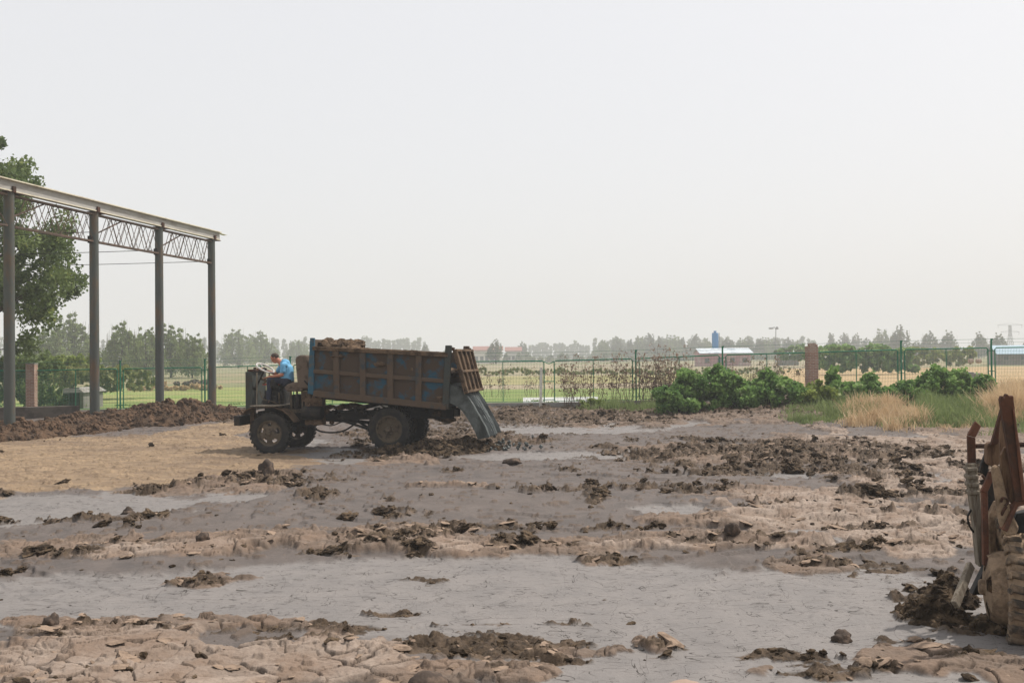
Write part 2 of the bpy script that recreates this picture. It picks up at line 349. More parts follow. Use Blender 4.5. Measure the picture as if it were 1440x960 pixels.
def make_ground():
    ds = [5.3]
    while ds[-1] < 43.6: ds.append(ds[-1] + min(max(ds[-1]**2/3290*.72, .012), .052))
    d = np.array(ds); s = np.linspace(-.66, .66, 1640)
    Dy, S = np.meshgrid(d, s, indexing='ij'); X = S*(Dy + 3); Y = Dy.copy()
    lw = np.clip(Y/14, .5, 1.4)
    wxl = (fbm(X*.8, Y*.8, 3, 4) - .5)*1.6*lw; wxs = (fbm(X*4, Y*4, 5, 3) - .5)*.34*lw
    wyl = (fbm(X*.8, Y*.8, 9, 4) - .5)*1.3*lw; wys = (fbm(X*4, Y*4, 8, 3) - .5)*.40*lw
    wx, wy = wxl*.6 + wxs, wyl*.6 + wys
    n1 = fbm(X*1.3, Y*1.3, 21, 5)
    crq = blobs(CR, X, Y, wx, wy) + np.clip((n1 - .5)*2.1, -2, .42); crust = ss(crq, .10, .20); crh = ss(crq, .06, .34)
    n2 = fbm(X*1.7, Y*4.2, 31, 5, .58)
    clod = ss(blobs(CL, X, Y, wxl*.22 + wxs, wyl*.22 + wys) + np.clip((n2 - .5)*4.2, -3, .50), .30 - .16*ss(Y, 10, 14), .46 - .14*ss(Y, 10, 14))
    clod = np.maximum(clod, ss(fbm(X*.9, Y*.6, 41, 5) + .10*(fbm(X*5, Y*5, 43, 3) - .5), .715, .75)*(Y > 10.5))
    wet = ss(blobs(WE, X, Y, wx, wy) + (n1 - .5)*.7, -.05, .12)
    clod *= 1 - wet*(1 - ss(blobs(CL, X, Y, wxl*.22 + wxs, wyl*.22 + wys), -.5, -.1))
    tan = ss(blobs(TA, X, Y, wx, wy) + (n1 - .5)*.5, 0, .10)
    clod *= 1 - tan*.9
    # heights
    Z = rise(X, Y) + .05*(fbm(X*.25, Y*.25, 51, 3) - .5) + .10*(fbm(X*.5, Y*.35, 52, 4) - .5)*(1 - wet) + .012*(fbm(X*4, Y*4, 53, 4) - .5)*(1 - wet*.8)
    Z += .012*fbm(X*1.2, Y*.8, 54, 3, ridged=True)*wet
    Z -= .018*wet
    # lobed flow fronts: terraces of successive dumps
    t = fbm(X*.16 + .25*wx, Y*.26 + .25*wy, 61, 3)*7; tf = t - np.floor(t)
    step = ss(tf, .0, .10) - tf
    Z += .05*step*(1 - tan)*(1 - wet*.7)
    # crust plates, two sizes, tilted and stepped
    px, py = X*2.6 + (fbm(X*2.2, Y*2.2, 71, 2) - .5)*1.1, Y*3.3 + (fbm(X*2.2, Y*2.2, 73, 2) - .5)*1.1
    f1, f2, idv, dx, dy = worley(px, py, 75); e = f2 - f1
    g1, g2, idg, gx, gy = worley(px*2.7 + 3, py*2.7, 85); eg = g2 - g1
    sm = ss(fbm(X*.7, Y*.7, 90, 3), .42, .6)      # where plates break small
    pl = .020 + .022*idv + (dx*(idv - .5) + dy*(.4 - idv))*.07 + .007*ss(e, .0, .4) - .036*(1 - ss(e, .012, .05)) + .010*(fbm(X*6, Y*6, 77, 3) - .5)
    ps = .004 + .026*idg + (gx*(idg - .5) + gy*(.5 - idg))*.05 - .014*(1 - ss(eg, .02, .10))
    rg = fbm(X*9, Y*9, 95, 3)
    Z += crh*((pl*(1 - .55*sm) + ps*(.25 + .75*sm))*(1 - .35*ss(Y, 12, 20)) + .016*(rg - .5) + .012*(fbm(X*26, Y*26, 141, 3, .6) - .5))
    # dark broken lumps
    r1 = fbm(X*3.4, Y*3.4, 101, 5, .55, ridged=True); r2 = fbm(X*11, Y*11, 103, 4, .6)
    c1, c2, idc, cx_, cy_ = worley(X*5.5 + wx*3, Y*5.5 + wy*3, 107)
    lump = np.clip(.62 - c1, 0, 1)*(.3 + idc)
    chunk = ss(.60 - c1, 0, .30)*(.15 + .85*idc)
    fr_ = fbm(X*26, Y*26, 109, 3, .6)
    far_ = 1 + .9*ss(Y, 11, 16)
    Z += .07*crh*ss(fbm(X*.9, Y*2.2, 131, 4), .40, .70)*ss(Y, 10.5, 12)
    Z += far_*clod*(-.012 + .050*chunk*(.4 + r1*.8) + .065*(r1 - .5) + .05*(r2 - .5) + .03*(fr_ - .5))
    # tan earth, wheel tracked
    tr = fbm((X*.94 + Y*.25)*1., (Y - X*.28)*5., 111, 4)
    Z += tan*(.035*(tr - .5) + .03*ss(fbm(X*7, Y*7, 113, 3), .62, .75))
    # small crumbs on the mid mud
    cr = ss(fbm(X*6, Y*6, 121, 3), .69, .76)*(1 - wet)*(1 - clod)
    Z += .03*cr; crumb = cr
    # rut lines and hair cracks pressed in the wet flow
    # edges fall to the outer sheet
    Z = Z - .5*ss(np.abs(S), .64, .66)
    Z[-1, :] -= .4; Z[0, :] -= .5
    nr, nc = X.shape; idx = np.arange(nr*nc).reshape(nr, nc)
    Fc = np.stack([idx[:-1, :-1], idx[:-1, 1:], idx[1:, 1:], idx[1:, :-1]], -1).reshape(-1, 4)
    V = np.stack([X, Y, Z], -1).reshape(-1, 3)
    plate_low = (crust*np.maximum(1 - ss(e, .014, .055), .6*(1 - ss(eg, .01, .05))*(.3 + .7*sm))).ravel()
    pale = ss(blobs(PA, X, Y, wx, wy) + (n1 - .5)*.8, -.05, .2)
    o = np_mesh('mud_ground', V, Fc, M['mud'], None, True, dict(crust=crust.ravel(), clod=clod.ravel(), wet=wet.ravel(), tan=tan.ravel(), crack=plate_low, pid=(idv*.6 + idg*.4).ravel(), crumb=crumb.ravel(), pale=pale.ravel()))
    tag(o, kind='structure')
    return X, Y, Z, crust, clod, wet, tan

def mudmat():
    s = NT('drying_sludge_mud'); A = {k: s.attr(k) for k in ('crust', 'clod', 'wet', 'tan', 'crack', 'pid', 'crumb', 'pale')}
    big = s.noise(.35, 4); mid = s.noise(2.2, 6, .65, s.mapv((1, .8, 1))); fine = s.noise(22, 6, .7); vf = s.noise(70, 4, .7)
    base = s.mix(s.ramp(big, .4, .6), (.093, .079, .072), (.084, .074, .070))
    base = s.mix(s.ramp(mid, .38, .66), base, (.124, .104, .094))
    base = s.mix(s.ramp(fine, .52, .72, 0, .5), base, (.075, .056, .047))
    base = s.mix(s.math('MULTIPLY', A['crumb'], .7), base, (.10, .07, .05))
    wetc = s.mix(s.ramp(mid, .35, .65), (.152, .141, .135), (.188, .173, .164))
    wetc = s.mix(s.ramp(fine, .5, .72, 0, .55), wetc, (.12, .107, .10))
    # hair cracks and drag lines in the skin of the flow
    lines = None
    for sc, st, th in ((1.1, (.55, 1.6, 1), .0030), (2.3, (.5, 1.3, 1), .0036), (1.6, (1.5, .5, 1), .0024), (3.4, (.6, 1.4, 1), .004)):
        q = s.math('ABSOLUTE', s.math('SUBTRACT', s.noise(sc, 3.2, .5, s.mapv(st), 1.2), .5)); l_ = s.math('LESS_THAN', q, th)
        g = s.math('GREATER_THAN', s.noise(sc*.9 + 1.3, 3, .6, s.mapv((1.3, 1, 1))), .49); l_ = s.math('MULTIPLY', l_, g)
        lines = l_ if lines is None else s.math('MAXIMUM', lines, l_)
    wetc = s.mix(s.math('MULTIPLY', lines, .92), wetc, (.03, .024, .02))
    tanc = s.mix(s.ramp(s.noise(2.5, 6, .65, s.mapv((.5, 1.6, 1))), .38, .64), (.27, .195, .122), (.15, .105, .068))
    tanc = s.mix(s.ramp(fine, .55, .75, 0, .5), tanc, (.10, .07, .047))
    tanc = s.mix(s.ramp(s.noise(.45, 5, .65, s.mapv((.5, 1.3, 1))), .48, .64, 0, .75), tanc, (.13, .092, .064))
    tk_ = s.math('ABSOLUTE', s.math('SUBTRACT', s.noise(.5, 1.5, .4, s.mapv((.18, 1.6, 1))), .5)); tanc = s.mix(s.ramp(tk_, .0, .02, .6, 0), tanc, (.11, .08, .055))
    cru = s.mix(A['pid'], (.20, .158, .128), (.33, .265, .217))
    brn = s.mix(s.ramp(s.noise(5, 5, .6), .4, .62), (.155, .116, .090), (.085, .062, .047))
    cru = s.mix(s.math('ADD', s.math('MULTIPLY', A['pale'], .8), .12), brn, cru)
    cru = s.mix(s.ramp(mid, .42, .62, 0, .8), cru, (.18, .125, .09))
    cru = s.mix(s.ramp(fine, .5, .72, 0, .55), cru, (.11, .075, .055))
    cru = s.mix(s.math('MULTIPLY', A['crack'], .7), cru, (.05, .035, .026))
    clo = s.mix(s.ramp(fine, .35, .65), (.025, .017, .011), (.088, .060, .038))
    clo = s.mix(s.ramp(mid, .48, .62, 0, .85), clo, (.125, .088, .06))
    c = s.mix(A['wet'], base, wetc); c = s.mix(A['tan'], c, tanc); c = s.mix(A['crust'], c, cru); c = s.mix(A['clod'], c, clo)
    dry = s.math('MAXIMUM', s.math('MAXIMUM', A['crust'], A['clod']), A['tan'])
    wetk = s.math('MULTIPLY', A['wet'], s.math('SUBTRACT', 1, dry))
    rough = s.math('SUBTRACT', .82, s.math('MULTIPLY', wetk, s.ramp(mid, .3, .7, .26, .12)))
    h = s.math('ADD', s.math('MULTIPLY', fine, .7), s.math('MULTIPLY', vf, .3))
    h = s.math('MULTIPLY', h, s.math('SUBTRACT', 1, s.math('MULTIPLY', wetk, .50)))
    h = s.math('SUBTRACT', h, s.math('MULTIPLY', s.math('MULTIPLY', lines, A['wet']), .25))
    s.bump(h, .75, .03)
    return s.fin(c, rough, .22)
M['mud'] = mudmat()
GX, GY, GZ, GC, GD, GW, GT = make_ground()

def ground_z(x, y):
    """height of the mud sheet at world x, y"""
    if y < 5.35 or y > 43.5: return float(rise(np.array(x), np.array(y)))
    i = int(np.searchsorted(GY[:, 0], y)); j = int(round((x/(GY[i, 0] + 3) + .66)/1.32*1639)); j = min(max(j, 0), 1639)
    return float(GZ[i, j])

# lumps of mud and curled flakes lying loose on the sheet
def scatter_lumps(name, weight, n, rmin, rmax, flat, material, seed, sub=2):
    rg = np.random.default_rng(seed); nr, nc = GX.shape
    area = (GY**2)[:, :]*0 + GY*np.gradient(GY[:, 0])[:, None]
    pr = (weight*area*(1/np.clip(GY, 7, 40))).ravel(); pr /= pr.sum(); pick = rg.choice(nr*nc, n, p=pr)
    # template lump
    ico = bmesh.new(); bmesh.ops.create_icosphere(ico, subdivisions=sub, radius=1); tv = np.array([v.co for v in ico.verts]); tf = np.array([[v.index for v in f.verts] for f in ico.faces]); ico.free()
    V = []; Fc = []; k = len(tv)
    cx, cy, cz = GX.ravel()[pick], GY.ravel()[pick], GZ.ravel()[pick]
    for i in range(n):
        r = rmin + (rmax - rmin)*rg.random()**3.0
        sq = np.array([rg.uniform(.6, 1.6), rg.uniform(.6, 1.4), rg.uniform(*flat)])
        ph = rg.uniform(0, 50, 3)
        nn = vn(tv[:, 0]*1.7 + ph[0], tv[:, 1]*1.7 + tv[:, 2]*1.3 + ph[1], i) + .5*vn(tv[:, 0]*4 + ph[2], tv[:, 1]*4 - tv[:, 2]*4, i + 7)
        if sub > 2: nn = nn + .7*(vn(tv[:, 0]*8 + tv[:, 2]*6 + ph[0], tv[:, 1]*8 - tv[:, 2]*7, i + 3) - .5)
        v = tv*(.30 + .95*nn)[:, None]*r*sq
        a = rg.uniform(0, 6.28); til = rg.uniform(-.45, .45)
        v = v @ np.array([[math.cos(a), math.sin(a), 0], [-math.sin(a), math.cos(a), 0], [0, 0, 1]])
        v = v @ np.array([[math.cos(til), 0, math.sin(til)], [0, 1, 0], [-math.sin(til), 0, math.cos(til)]])
        V.append(v + np.array([cx[i], cy[i], cz[i] + r*.2*sq[2]])); Fc.append(tf + i*k)
    o = np_mesh(name, np.concatenate(V), np.concatenate(Fc), material, None, False); tag(o, kind='stuff'); return o
M['clod'] = mat('dark_crumbly_clod', (.030, .020, .012), (.115, .080, .050), 7, .45, .62, .95, bump=1, bscale=30, dist=.03, var=.25)
M['flake'] = mat('pale_dry_flake', (.26, .19, .14), (.10, .07, .05), 5, .48, .64, .95, bump=.8, bscale=30, dist=.02, var=.2)
o = scatter_lumps('mud_clods', GD + .03*(1 - GT)*(1 - GW) + .0035*GW, 9000, .008, .048, (.22, .75), M['clod'], 5)
tag(o, 'dark brown crumbly mud clods strewn in streaks over the sludge yard', 'mud clods')
o = scatter_lumps('mud_clods', GD*ss(GY, 9.5, 12), 2000, .03, .125, (.25, .65), M['clod'], 15, sub=3)
tag(o, 'larger dark clods in ragged ridges across the middle of the sludge yard', 'mud clods')
o = scatter_lumps('mud_flakes', GC*(.4 + GD*2) + GD*.4, 4200, .015, .085, (.10, .26), M['flake'], 6)
tag(o, 'pale curled flakes of dried mud lying on the cracked crust', 'mud flakes')

# outer ground: farmland as one sheet to the limit of the haze, darker yard soil near
def fieldmat():
    s = NT('farmland_soil_and_stubble'); y = s.n('ShaderNodeSeparateXYZ'); s.l(s.obj(), y.inputs[0])
    c = s.mix(s.ramp(s.noise(.05, 5, .6, s.mapv((.4, 1.5, 1))), .4, .6), (.26, .215, .13), (.19, .20, .10))
    c = s.mix(s.ramp(s.noise(.5, 6, .6), .45, .7, 0, .6), c, (.13, .11, .07))
    s.bump(s.noise(3, 5), .6, .1); return s.fin(c, .95, .1)
M['field'] = fieldmat()
g = MB(); N = 24
xs = [-1280 + 2560*i/N for i in range(N + 1)]; ysl = [-50, 0, 20, 43, 60, 100, 200, 400, 800, 1280]
for yy in ysl:
    for xx in xs: g.v.append((xx, yy, -.12))
for j in range(len(ysl) - 1):
    for i in range(N): a = j*(N + 1) + i; g.f.append((a, a + 1, a + N + 2, a + N + 1))
o = g.build('farm_ground', M['field']); tag(o, kind='structure')

def strip(name, label, u0, u1, y0, y1, c1, c2, z, rows=.0, skew=0):
    s = NT(name + '_surface'); n_ = s.ramp(s.noise(.25, 5, .6, s.mapv((.5, 1.2, 1))), .38, .62)
    c = s.mix(n_, c1, c2)
    if rows:
        wv = s.n('ShaderNodeTexWave'); wv.bands_direction = 'Y'; wv.inputs['Scale'].default_value = rows; wv.inputs['Distortion'].default_value = 3; wv.inputs['Detail'].default_value = 3
        s.l(s.obj(), wv.inputs['Vector']); c = s.mix(s.ramp(wv.outputs['Fac'], .6, .9, 0, .55), c, (.20, .16, .09))
    c = s.mix(s.ramp(s.noise(2.5, 5, .65), .5, .75, 0, .5), c, tuple(k*.5 for k in c1)); s.bump(s.noise(4, 5), .8, .1); m = s.fin(c, .95, .1)
    p = [(at(u0, 500, Y=y0).x, y0), (at(u1, 500, Y=y0).x, y0), (at(u1 + skew, 500, Y=y1).x, y1), (at(u0 + skew, 500, Y=y1).x, y1)]
    me = MB().add([(a, b, z) for a, b in p], [(0, 1, 2, 3)]).build(name, m); tag(me, kind='structure'); return me
GRN, GRN2 = (.14, .215, .055), (.20, .25, .085)
strip('green_field', '', -300, 1000, 44.6, 72, GRN, GRN2, -.08, .12)
strip('soil_strip', '', -300, 1100, 72, 84, (.34, .27, .20), (.27, .24, .15), -.076)
strip('stubble_field', '', 560, 1150, 84, 118, (.27, .27, .11), (.33, .28, .15), -.072, .08)
strip('dry_field', '', 560, 1300, 118, 260, (.30, .24, .18), (.23, .22, .12), -.068)
strip('wheat_field', '', 1100, 2200, 60, 150, (.46, .33, .18), (.36, .26, .15), -.064, .06)
strip('lawn_strip', '', -300, 560, 56, 84, (.17, .26, .06), (.30, .28, .12), -.060, .25)
strip('puddle', '', 735, 840, 51, 57, (.5, .5, .48), (.42, .43, .42), -.05)
# ================================================================== tipper truck
TL = at(381, 636, Z=0); TL.z = ground_z(TL.x, TL.y) - .01
YAW = R(-9)
truck = empty('dump_truck', TL, YAW)
tag(truck, 'old cabless dump truck with mud caked blue tipping bed emptying sludge at left', 'dump truck')
TM = Matrix.Translation(TL) @ Matrix.Rotation(YAW, 4, 'Z'); TI = TM.inverted()
def T(u, v, y=0.):        # picture point -> truck local x, z on the local plane at y
    o = TI @ Vector((0, 0, EYE)); d = TI.to_3x3() @ ray(u, v); t = (y - o.y)/d.y
    p = o + d*t; return (p.x, p.z)
def T3(u, v, y=0.): a = T(u, v, y); return (a[0], y, a[1])
TRK = 1.75                # track width

def tyre_mesh(r, wd, c, lugs=30, lugh=.018, n=48):
    m = MB(); ri = r*.62
    m.lathe([(ri, -wd*.38), (r*.80, -wd*.5), (r*.93, -wd*.5), (r*.985, -wd*.40), (r, -wd*.2), (r, wd*.2), (r*.985, wd*.40), (r*.93, wd*.5), (r*.80, wd*.5), (ri, wd*.38)], c, 'Y', n)
    for k in range(lugs):
        for sg in (-1, 1):
            a = 2*math.pi*(k + (.5 if sg > 0 else 0))/lugs; ca, sa = math.cos(a), math.sin(a); h = math.pi/lugs*.55
            P = []
            for rr, yy0, yy1 in ((r*.975, 0, .46), (r + lugh, .02, .47)):
                for aa, yk in ((a - h, yy0), (a - h + .05, yy1), (a + h + .05, yy1), (a + h, yy0)):
                    P.append((c[0] + rr*math.cos(aa), c[1] + sg*wd*yk, c[2] + rr*math.sin(aa)))
            m.hexa(P)
    return m
def rim_mesh(r, wd, c, side=-1, holes=6, dish=.05, bands=None):
    """steel disc wheel facing local -y (side -1) or +y"""
    m = MB(); ri = r*.62; s_ = side
    m.lathe([(ri*1.04, s_*wd*.42), (ri*1.04, s_*wd*.38), (ri*.93, s_*wd*.36), (ri*.90, s_*wd*.05), (ri*.90, -s_*wd*.4), (ri*1.0, -s_*wd*.4), (ri*1.0, s_*wd*.34)], c, 'Y', 40)
    n = 72; hb_ = 2 if bands else 1; bands = bands or [(.90, .02), (.80, dish*.3), (.58, dish), (.42, dish*1.4), (.0, dish*1.4)]
    V = []; Fs = []
    for th in (0, -.012*s_):
        for rr, off in bands:
            for k in range(n):
                a = 2*math.pi*k/n; V.append((c[0] + ri*rr*math.cos(a), c[1] + s_*(wd*.05 + off*(1)) + th + s_*.02, c[2] + ri*rr*math.sin(a)))
    def hole(k): return holes and ((k*holes/n) % 1) < .42
    nb = len(bands)
    for b in range(nb - 1):
        for k in range(n):
            if b == hb_ and hole(k): continue
            k2 = (k + 1) % n
            Fs.append((b*n + k, (b+1)*n + k, (b+1)*n + k2, b*n + k2)); o_ = nb*n
            Fs.append((o_ + b*n + k2, o_ + (b+1)*n + k2, o_ + (b+1)*n + k, o_ + b*n + k))
    m.add(V, Fs)
    return m
def hub_mesh(r, wd, c, side=-1, nuts=6, out=.09):
    m = MB(); s_ = side; ri = r*.62; y0 = wd*.05 + .08
    m.lathe([(.001, s_*(y0 + out)), (ri*.15, s_*(y0 + out)), (ri*.19, s_*(y0 + out - .015)), (ri*.21, s_*y0), (.001, s_*y0)], c, 'Y', 20, close=False)
    for k in range(nuts):
        a = 2*math.pi*k/nuts; x, z = c[0] + ri*.33*math.cos(a), c[2] + ri*.33*math.sin(a)
        m.lathe([(.001, s_*(y0 + .035)), (.018, s_*(y0 + .035)), (.018, s_*(y0 - .03)), (.001, s_*(y0 - .03))], (x, c[1], z), 'Y', 6, close=False)
    return m
def wheel(x, y, z, r, wd, side, par, rimmat, holes=6, dish=.05, out=.09, name='wheel', lg=(30, .018), bands=None):
    t = tyre_mesh(r, wd, (0, 0, 0), *lg).build('tyre', M['tyre'], None, True)
    wroot = t; wroot.name = name; wroot.parent = par; wroot.location = (x, y, z)
    rr = rim_mesh(r, wd, (0, 0, 0), side, holes, dish, bands).build('rim', rimmat, wroot, True)
    hub_mesh(r, wd, (0, 0, 0), side, 6, out).build('hub', rimmat, wroot, True)
    return wroot
rf = .51
wheel(0, 0, rf, rf, .22, -1, truck, M['rimtan'], 5, .06, .07)
wheel(0, TRK, rf, rf, .22, 1, truck, M['rimdark'], 5, .06, .07)
XR = T(548, 603)[0]; rr_ = .525; ZR = T(548, 603)[1]
for y_, sd_ in ((0.02, -1), (.28, 1), (TRK - .28, -1), (TRK, 1)):
    wheel(XR, y_, ZR, rr_, .22, sd_, truck, M['rimtan'], 0, -.05, .13)

# frame rails, cross members, axles
f = MB()
z0 = T(500, 585)[1]
x_f, x_r = T(352, 585)[0], T(632, 585)[0]
for yy in (.50, 1.25):
    f.hexa([(x_f, yy - .04, .78), (x_r, yy - .04, z0 - .08), (x_r, yy + .04, z0 - .08), (x_f, yy + .04, .78),
            (x_f, yy - .04, .96), (x_r, yy - .04, z0 + .14), (x_r, yy + .04, z0 + .14), (x_f, yy + .04, .96)])
for xx in (x_f + .05, .6, 1.4, 2.3, XR, x_r - .08): f.box(xx - .05, xx + .05, .46, 1.29, z0 - .06, z0 + .1)
f.build('chassis_frame', M['black'], truck, bevel=.006)
ax = MB(); ax.tube([(0, .1, rf), (0, .6, rf - .08), (0, TRK - .6, rf - .08), (0, TRK - .1, rf)], .05, 10)
ax.build('axle', M['black'], truck, True)
ax = MB(); ax.tube([(XR, .1, ZR), (XR, TRK - .1, ZR)], .075, 12); ax.blob((XR, TRK*.5, ZR), .22, 14, .03)
ax.tube([(XR, TRK*.5, ZR), (XR - 1.0, TRK*.5, ZR + .12), (.75, TRK*.5, z0 - .12)], .045, 10)
ax.build('axle', M['black'], truck, True)
sp = MB()
for xx, zz, ln in ((0, rf + .10, .55), (XR, ZR + .12, .68)):
    for yy in (.34, 1.41):
        sp = MB()
        for k in range(6):
            L_ = ln*(1 - k*.13); pts = [(xx + L_*q, yy, zz + .14*(q*q) - k*.014 + .05) for q in (-1, -.5, 0, .5, 1)]
            for a, b in zip(pts, pts[1:]): sp.beam(a, b, .07, .012)
        sp.build('leaf_spring', M['black'], truck)
# underbody clutter: gearbox, transfer case, tanks, hoses, struts
u_ = MB()
u_.hexa([(.35, .55, .62), (1.05, .62, .66), (1.05, 1.12, .66), (.35, 1.2, .62), (.35, .55, 1.16), (1.05, .66, 1.02), (1.05, 1.08, 1.02), (.35, 1.2, 1.16)])
u_.lathe([(.001, 0), (.24, 0), (.27, .05), (.27, .22), (.16, .30), (.001, .30)], (.45, .9, .85), 'X', 18, close=False)
u_.build('gearbox', M['engine'], truck, bevel=.02)
tk = MB(); tk.lathe([(.001, -.26), (.15, -.26), (.17, -.23), (.17, .23), (.15, .26), (.001, .26)], (T(436, 581)[0], .18, T(436, 581)[1]), 'X', 20, close=False)
tk.build('air_tank', M['black'], truck, True)
bb = MB(); a = T(424, 560); b = T(449, 598)
bb.box(a[0], b[0], .22, .48, b[1], a[1]); bb.box(a[0] - .1, a[0] + .12, .3, .9, a[1] - .1, a[1] + .16)
for k in range(12):
    rg = random.Random(k); bb.blob((rg.uniform(a[0] - .1, b[0] + .15), rg.uniform(.1, .6), rg.uniform(b[1], a[1] + .08)), rg.uniform(.05, .12), 8, .25, k)
bb.build('battery_box', M['mudcake'], truck, bevel=.01)
h_ = MB()
def tpts(lst, y): return [T3(u, v, y) for u, v in lst]
def smooth_pts(P, k=4):
    P = [Vector(p) for p in P]; out_ = []
    for i in range(len(P) - 1):
        p0, p1, p2, p3 = P[max(i-1, 0)], P[i], P[i+1], P[min(i+2, len(P)-1)]
        for j in range(k):
            t = j/k; out_.append(.5*((2*p1) + (p2 - p0)*t + (2*p0 - 5*p1 + 4*p2 - p3)*t*t + (3*p1 - p0 - 3*p2 + p3)*t**3))
    return out_ + [P[-1]]
h_.tube(smooth_pts(tpts([(440, 600), (450, 606), (468, 608), (484, 605), (496, 598), (505, 590)], .3)), .022, 8)
h_.tube(smooth_pts(tpts([(452, 596), (466, 598), (478, 594), (488, 590)], .45)), .016, 8)
h_.tube(smooth_pts(tpts([(520, 568), (530, 566), (542, 573), (560, 574)], .45)), .018, 8)
h_.tube(smooth_pts(tpts([(428, 535), (436, 545), (446, 562), (452, 575)], .3)), .018, 8)
h_.build('hydraulic_hose', M['black'], truck, True)
st = MB(); st.beam(T3(481, 591, .3), T3(521, 604, .3), .05, .06); st.beam(T3(500, 590, 1.3), T3(521, 603, 1.3), .05, .06)
st.beam(T3(548, 558, .5), T3(552, 580, .5), .12, .14); st.beam(T3(548, 558, 1.25), T3(552, 580, 1.25), .12, .14)
st.tube([T3(455, 590, .88), T3(535, 566, .88)], .06, 12)
for uu in (578, 600): st.beam(T3(uu, 566, .5), T3(uu + 2, 577, .5), .05, .05)
for k in range(26):
    rg = random.Random(k + 50); uu = rg.uniform(462, 622); st.blob(T3(uu, 576 + rg.uniform(-4, 8), rg.uniform(.42, .6)), rg.uniform(.03, .07), 7, .3, k)
st.build('tipping_gear', M['black'], truck)
sd_ = MB()
for uu, vv, r_ in ((470, 572, .08), (486, 571, .1), (500, 570, .09), (512, 571, .07), (618, 583, .16), (628, 590, .12)):
    for k in range(4):
        rg = random.Random(int(uu) + k); p = T3(uu + rg.uniform(-6, 6), vv + rg.uniform(-1, 2), rg.uniform(.45, 1.2)); sd_.blob(p, r_*rg.uniform(.6, 1.1), 9, .3, k + int(uu), (1.5, 1.2, .6))
sd_.build('caked_mud', M['mudcake'], truck, True)['kind'] = 'stuff'

# front end: radiator, bumper, fenders, engine
fr = MB(); a, b = T(335, 523), T(347.5, 578)
fr.box(a[0], b[0] - .05, .42, 1.32, b[1], a[1]); fr.box(a[0] - .015, a[0] + .03, .46, 1.28, b[1] + .05, a[1] - .05)
for k in range(15): fr.box(a[0] - .022, a[0] - .012, .48, 1.26, b[1] + .07 + k*.055, b[1] + .085 + k*.055)
fr.build('radiator', M['greyiron'], truck, bevel=.012)
rc = MB(); rc.box(a[0] + .02, a[0] + .24, .5, 1.1, a[1], a[1] + .06); rc.tube([(a[0] + .12, .75, a[1] + .05), (a[0] + .12, .75, a[1] + .11)], .04, 12)
rc.build('radiator_cap', M['rust'], truck, bevel=.01)
for yy in (.5, 1.3): gl = MB(); gl.beam((b[0] + .04, yy, b[1]), (b[0] + .05, yy, a[1] - .02), .03, .03); gl.build('radiator_stay', M['plank'], truck)
bp = MB(); a2, b2 = T(331.5, 584), T(341, 598); bp.box(a2[0], b2[0], -.12, TRK + .12, b2[1], a2[1]); bp.beam((b2[0], .5, a2[1] - .1), (.1, .5, .9), .08, .1); bp.beam((b2[0], 1.25, a2[1] - .1), (.1, 1.25, .9), .08, .1)
bp.build('bumper', M['black'], truck, bevel=.012)
for y_ in (.06, TRK - .06):
    fe = MB(); prof = [(-.72, .98), (-.60, 1.10), (-.45, 1.16), (.12, 1.17), (.34, 1.10), (.52, .97), (.66, .80)]
    for (xa, za), (xb, zb) in zip(prof, prof[1:]): fe.hexa([(xa, y_ - .2, za - .02), (xb, y_ - .2, zb - .02), (xb, y_ + .24, zb - .02), (xa, y_ + .24, za - .02), (xa, y_ - .2, za), (xb, y_ - .2, zb), (xb, y_ + .24, zb), (xa, y_ + .24, za)])
    fe.box(-.62, -.5, y_ + (.1 if y_ < 1 else -.2), y_ + (.2 if y_ < 1 else -.1), .6, 1.14)
    fe.build('fender', M['mudcake'], truck)
fp = MB(); fp.box(-.50, .28, -.12, 1.85, 1.178, 1.20); fp.build('footplate', M['plank'], truck, bevel=.005)
en = MB(); en.box(-.42, .10, .60, 1.12, 1.0, 1.55); en.box(-.38, .06, .66, 1.04, 1.55, 1.68); en.box(-.30, -.02, .5, .62, 1.25, 1.42)
for k in range(4): en.lathe([(.001, 0), (.045, 0), (.045, .07), (.001, .07)], (-.30 + k*.12, .74, 1.68), 'Z', 10, close=False)
en.lathe([(.001, 0), (.19, 0), (.19, .05), (.001, .05)], (-.50, .86, 1.25), 'X', 20, close=False)
en.lathe([(.001, 0), (.10, 0), (.12, .02), (.12, .22), (.001, .24)], (-.12, .52, 1.62), 'Z', 14, close=False)
en.build('engine', M['engine'], truck, bevel=.015)
pp = MB(); pp.tube(smooth_pts([(-.58, .7, 1.86), (-.46, .72, 1.83), (-.36, .74, 1.74), (-.30, .76, 1.66)]), .035, 8)
pp.tube(smooth_pts([(-.56, .9, 1.2), (-.46, .8, 1.28), (-.40, .66, 1.22), (-.36, .6, 1.1)]), .03, 8)
pp.tube(smooth_pts([(-.40, .50, 1.72), (-.30, .46, 1.80), (-.16, .5, 1.84), (-.08, .56, 1.74)]), .028, 8)
pp.tube([(.05, .45, 1.2), (.06, .4, 1.5)], .02, 8); pp.tube(smooth_pts([(-.5, .5, 1.55), (-.4, .45, 1.35), (-.2, .42, 1.3), (0, .45, 1.22)]), .014, 6)
pp.build('engine_pipe', M['rimtan'], truck, True)
rd = MB(); rd.box(-.46, -.28, .58, .74, 1.69, 1.73); rd.build('red_cover', M['red'], truck)
rd = MB(); rd.box(-.07, .03, .5, .58, 1.70, 1.76); rd.tube([(-.02, .5, 1.75), (.02, .48, 1.92)], .012, 6); rd.build('red_cover', M['red'], truck)
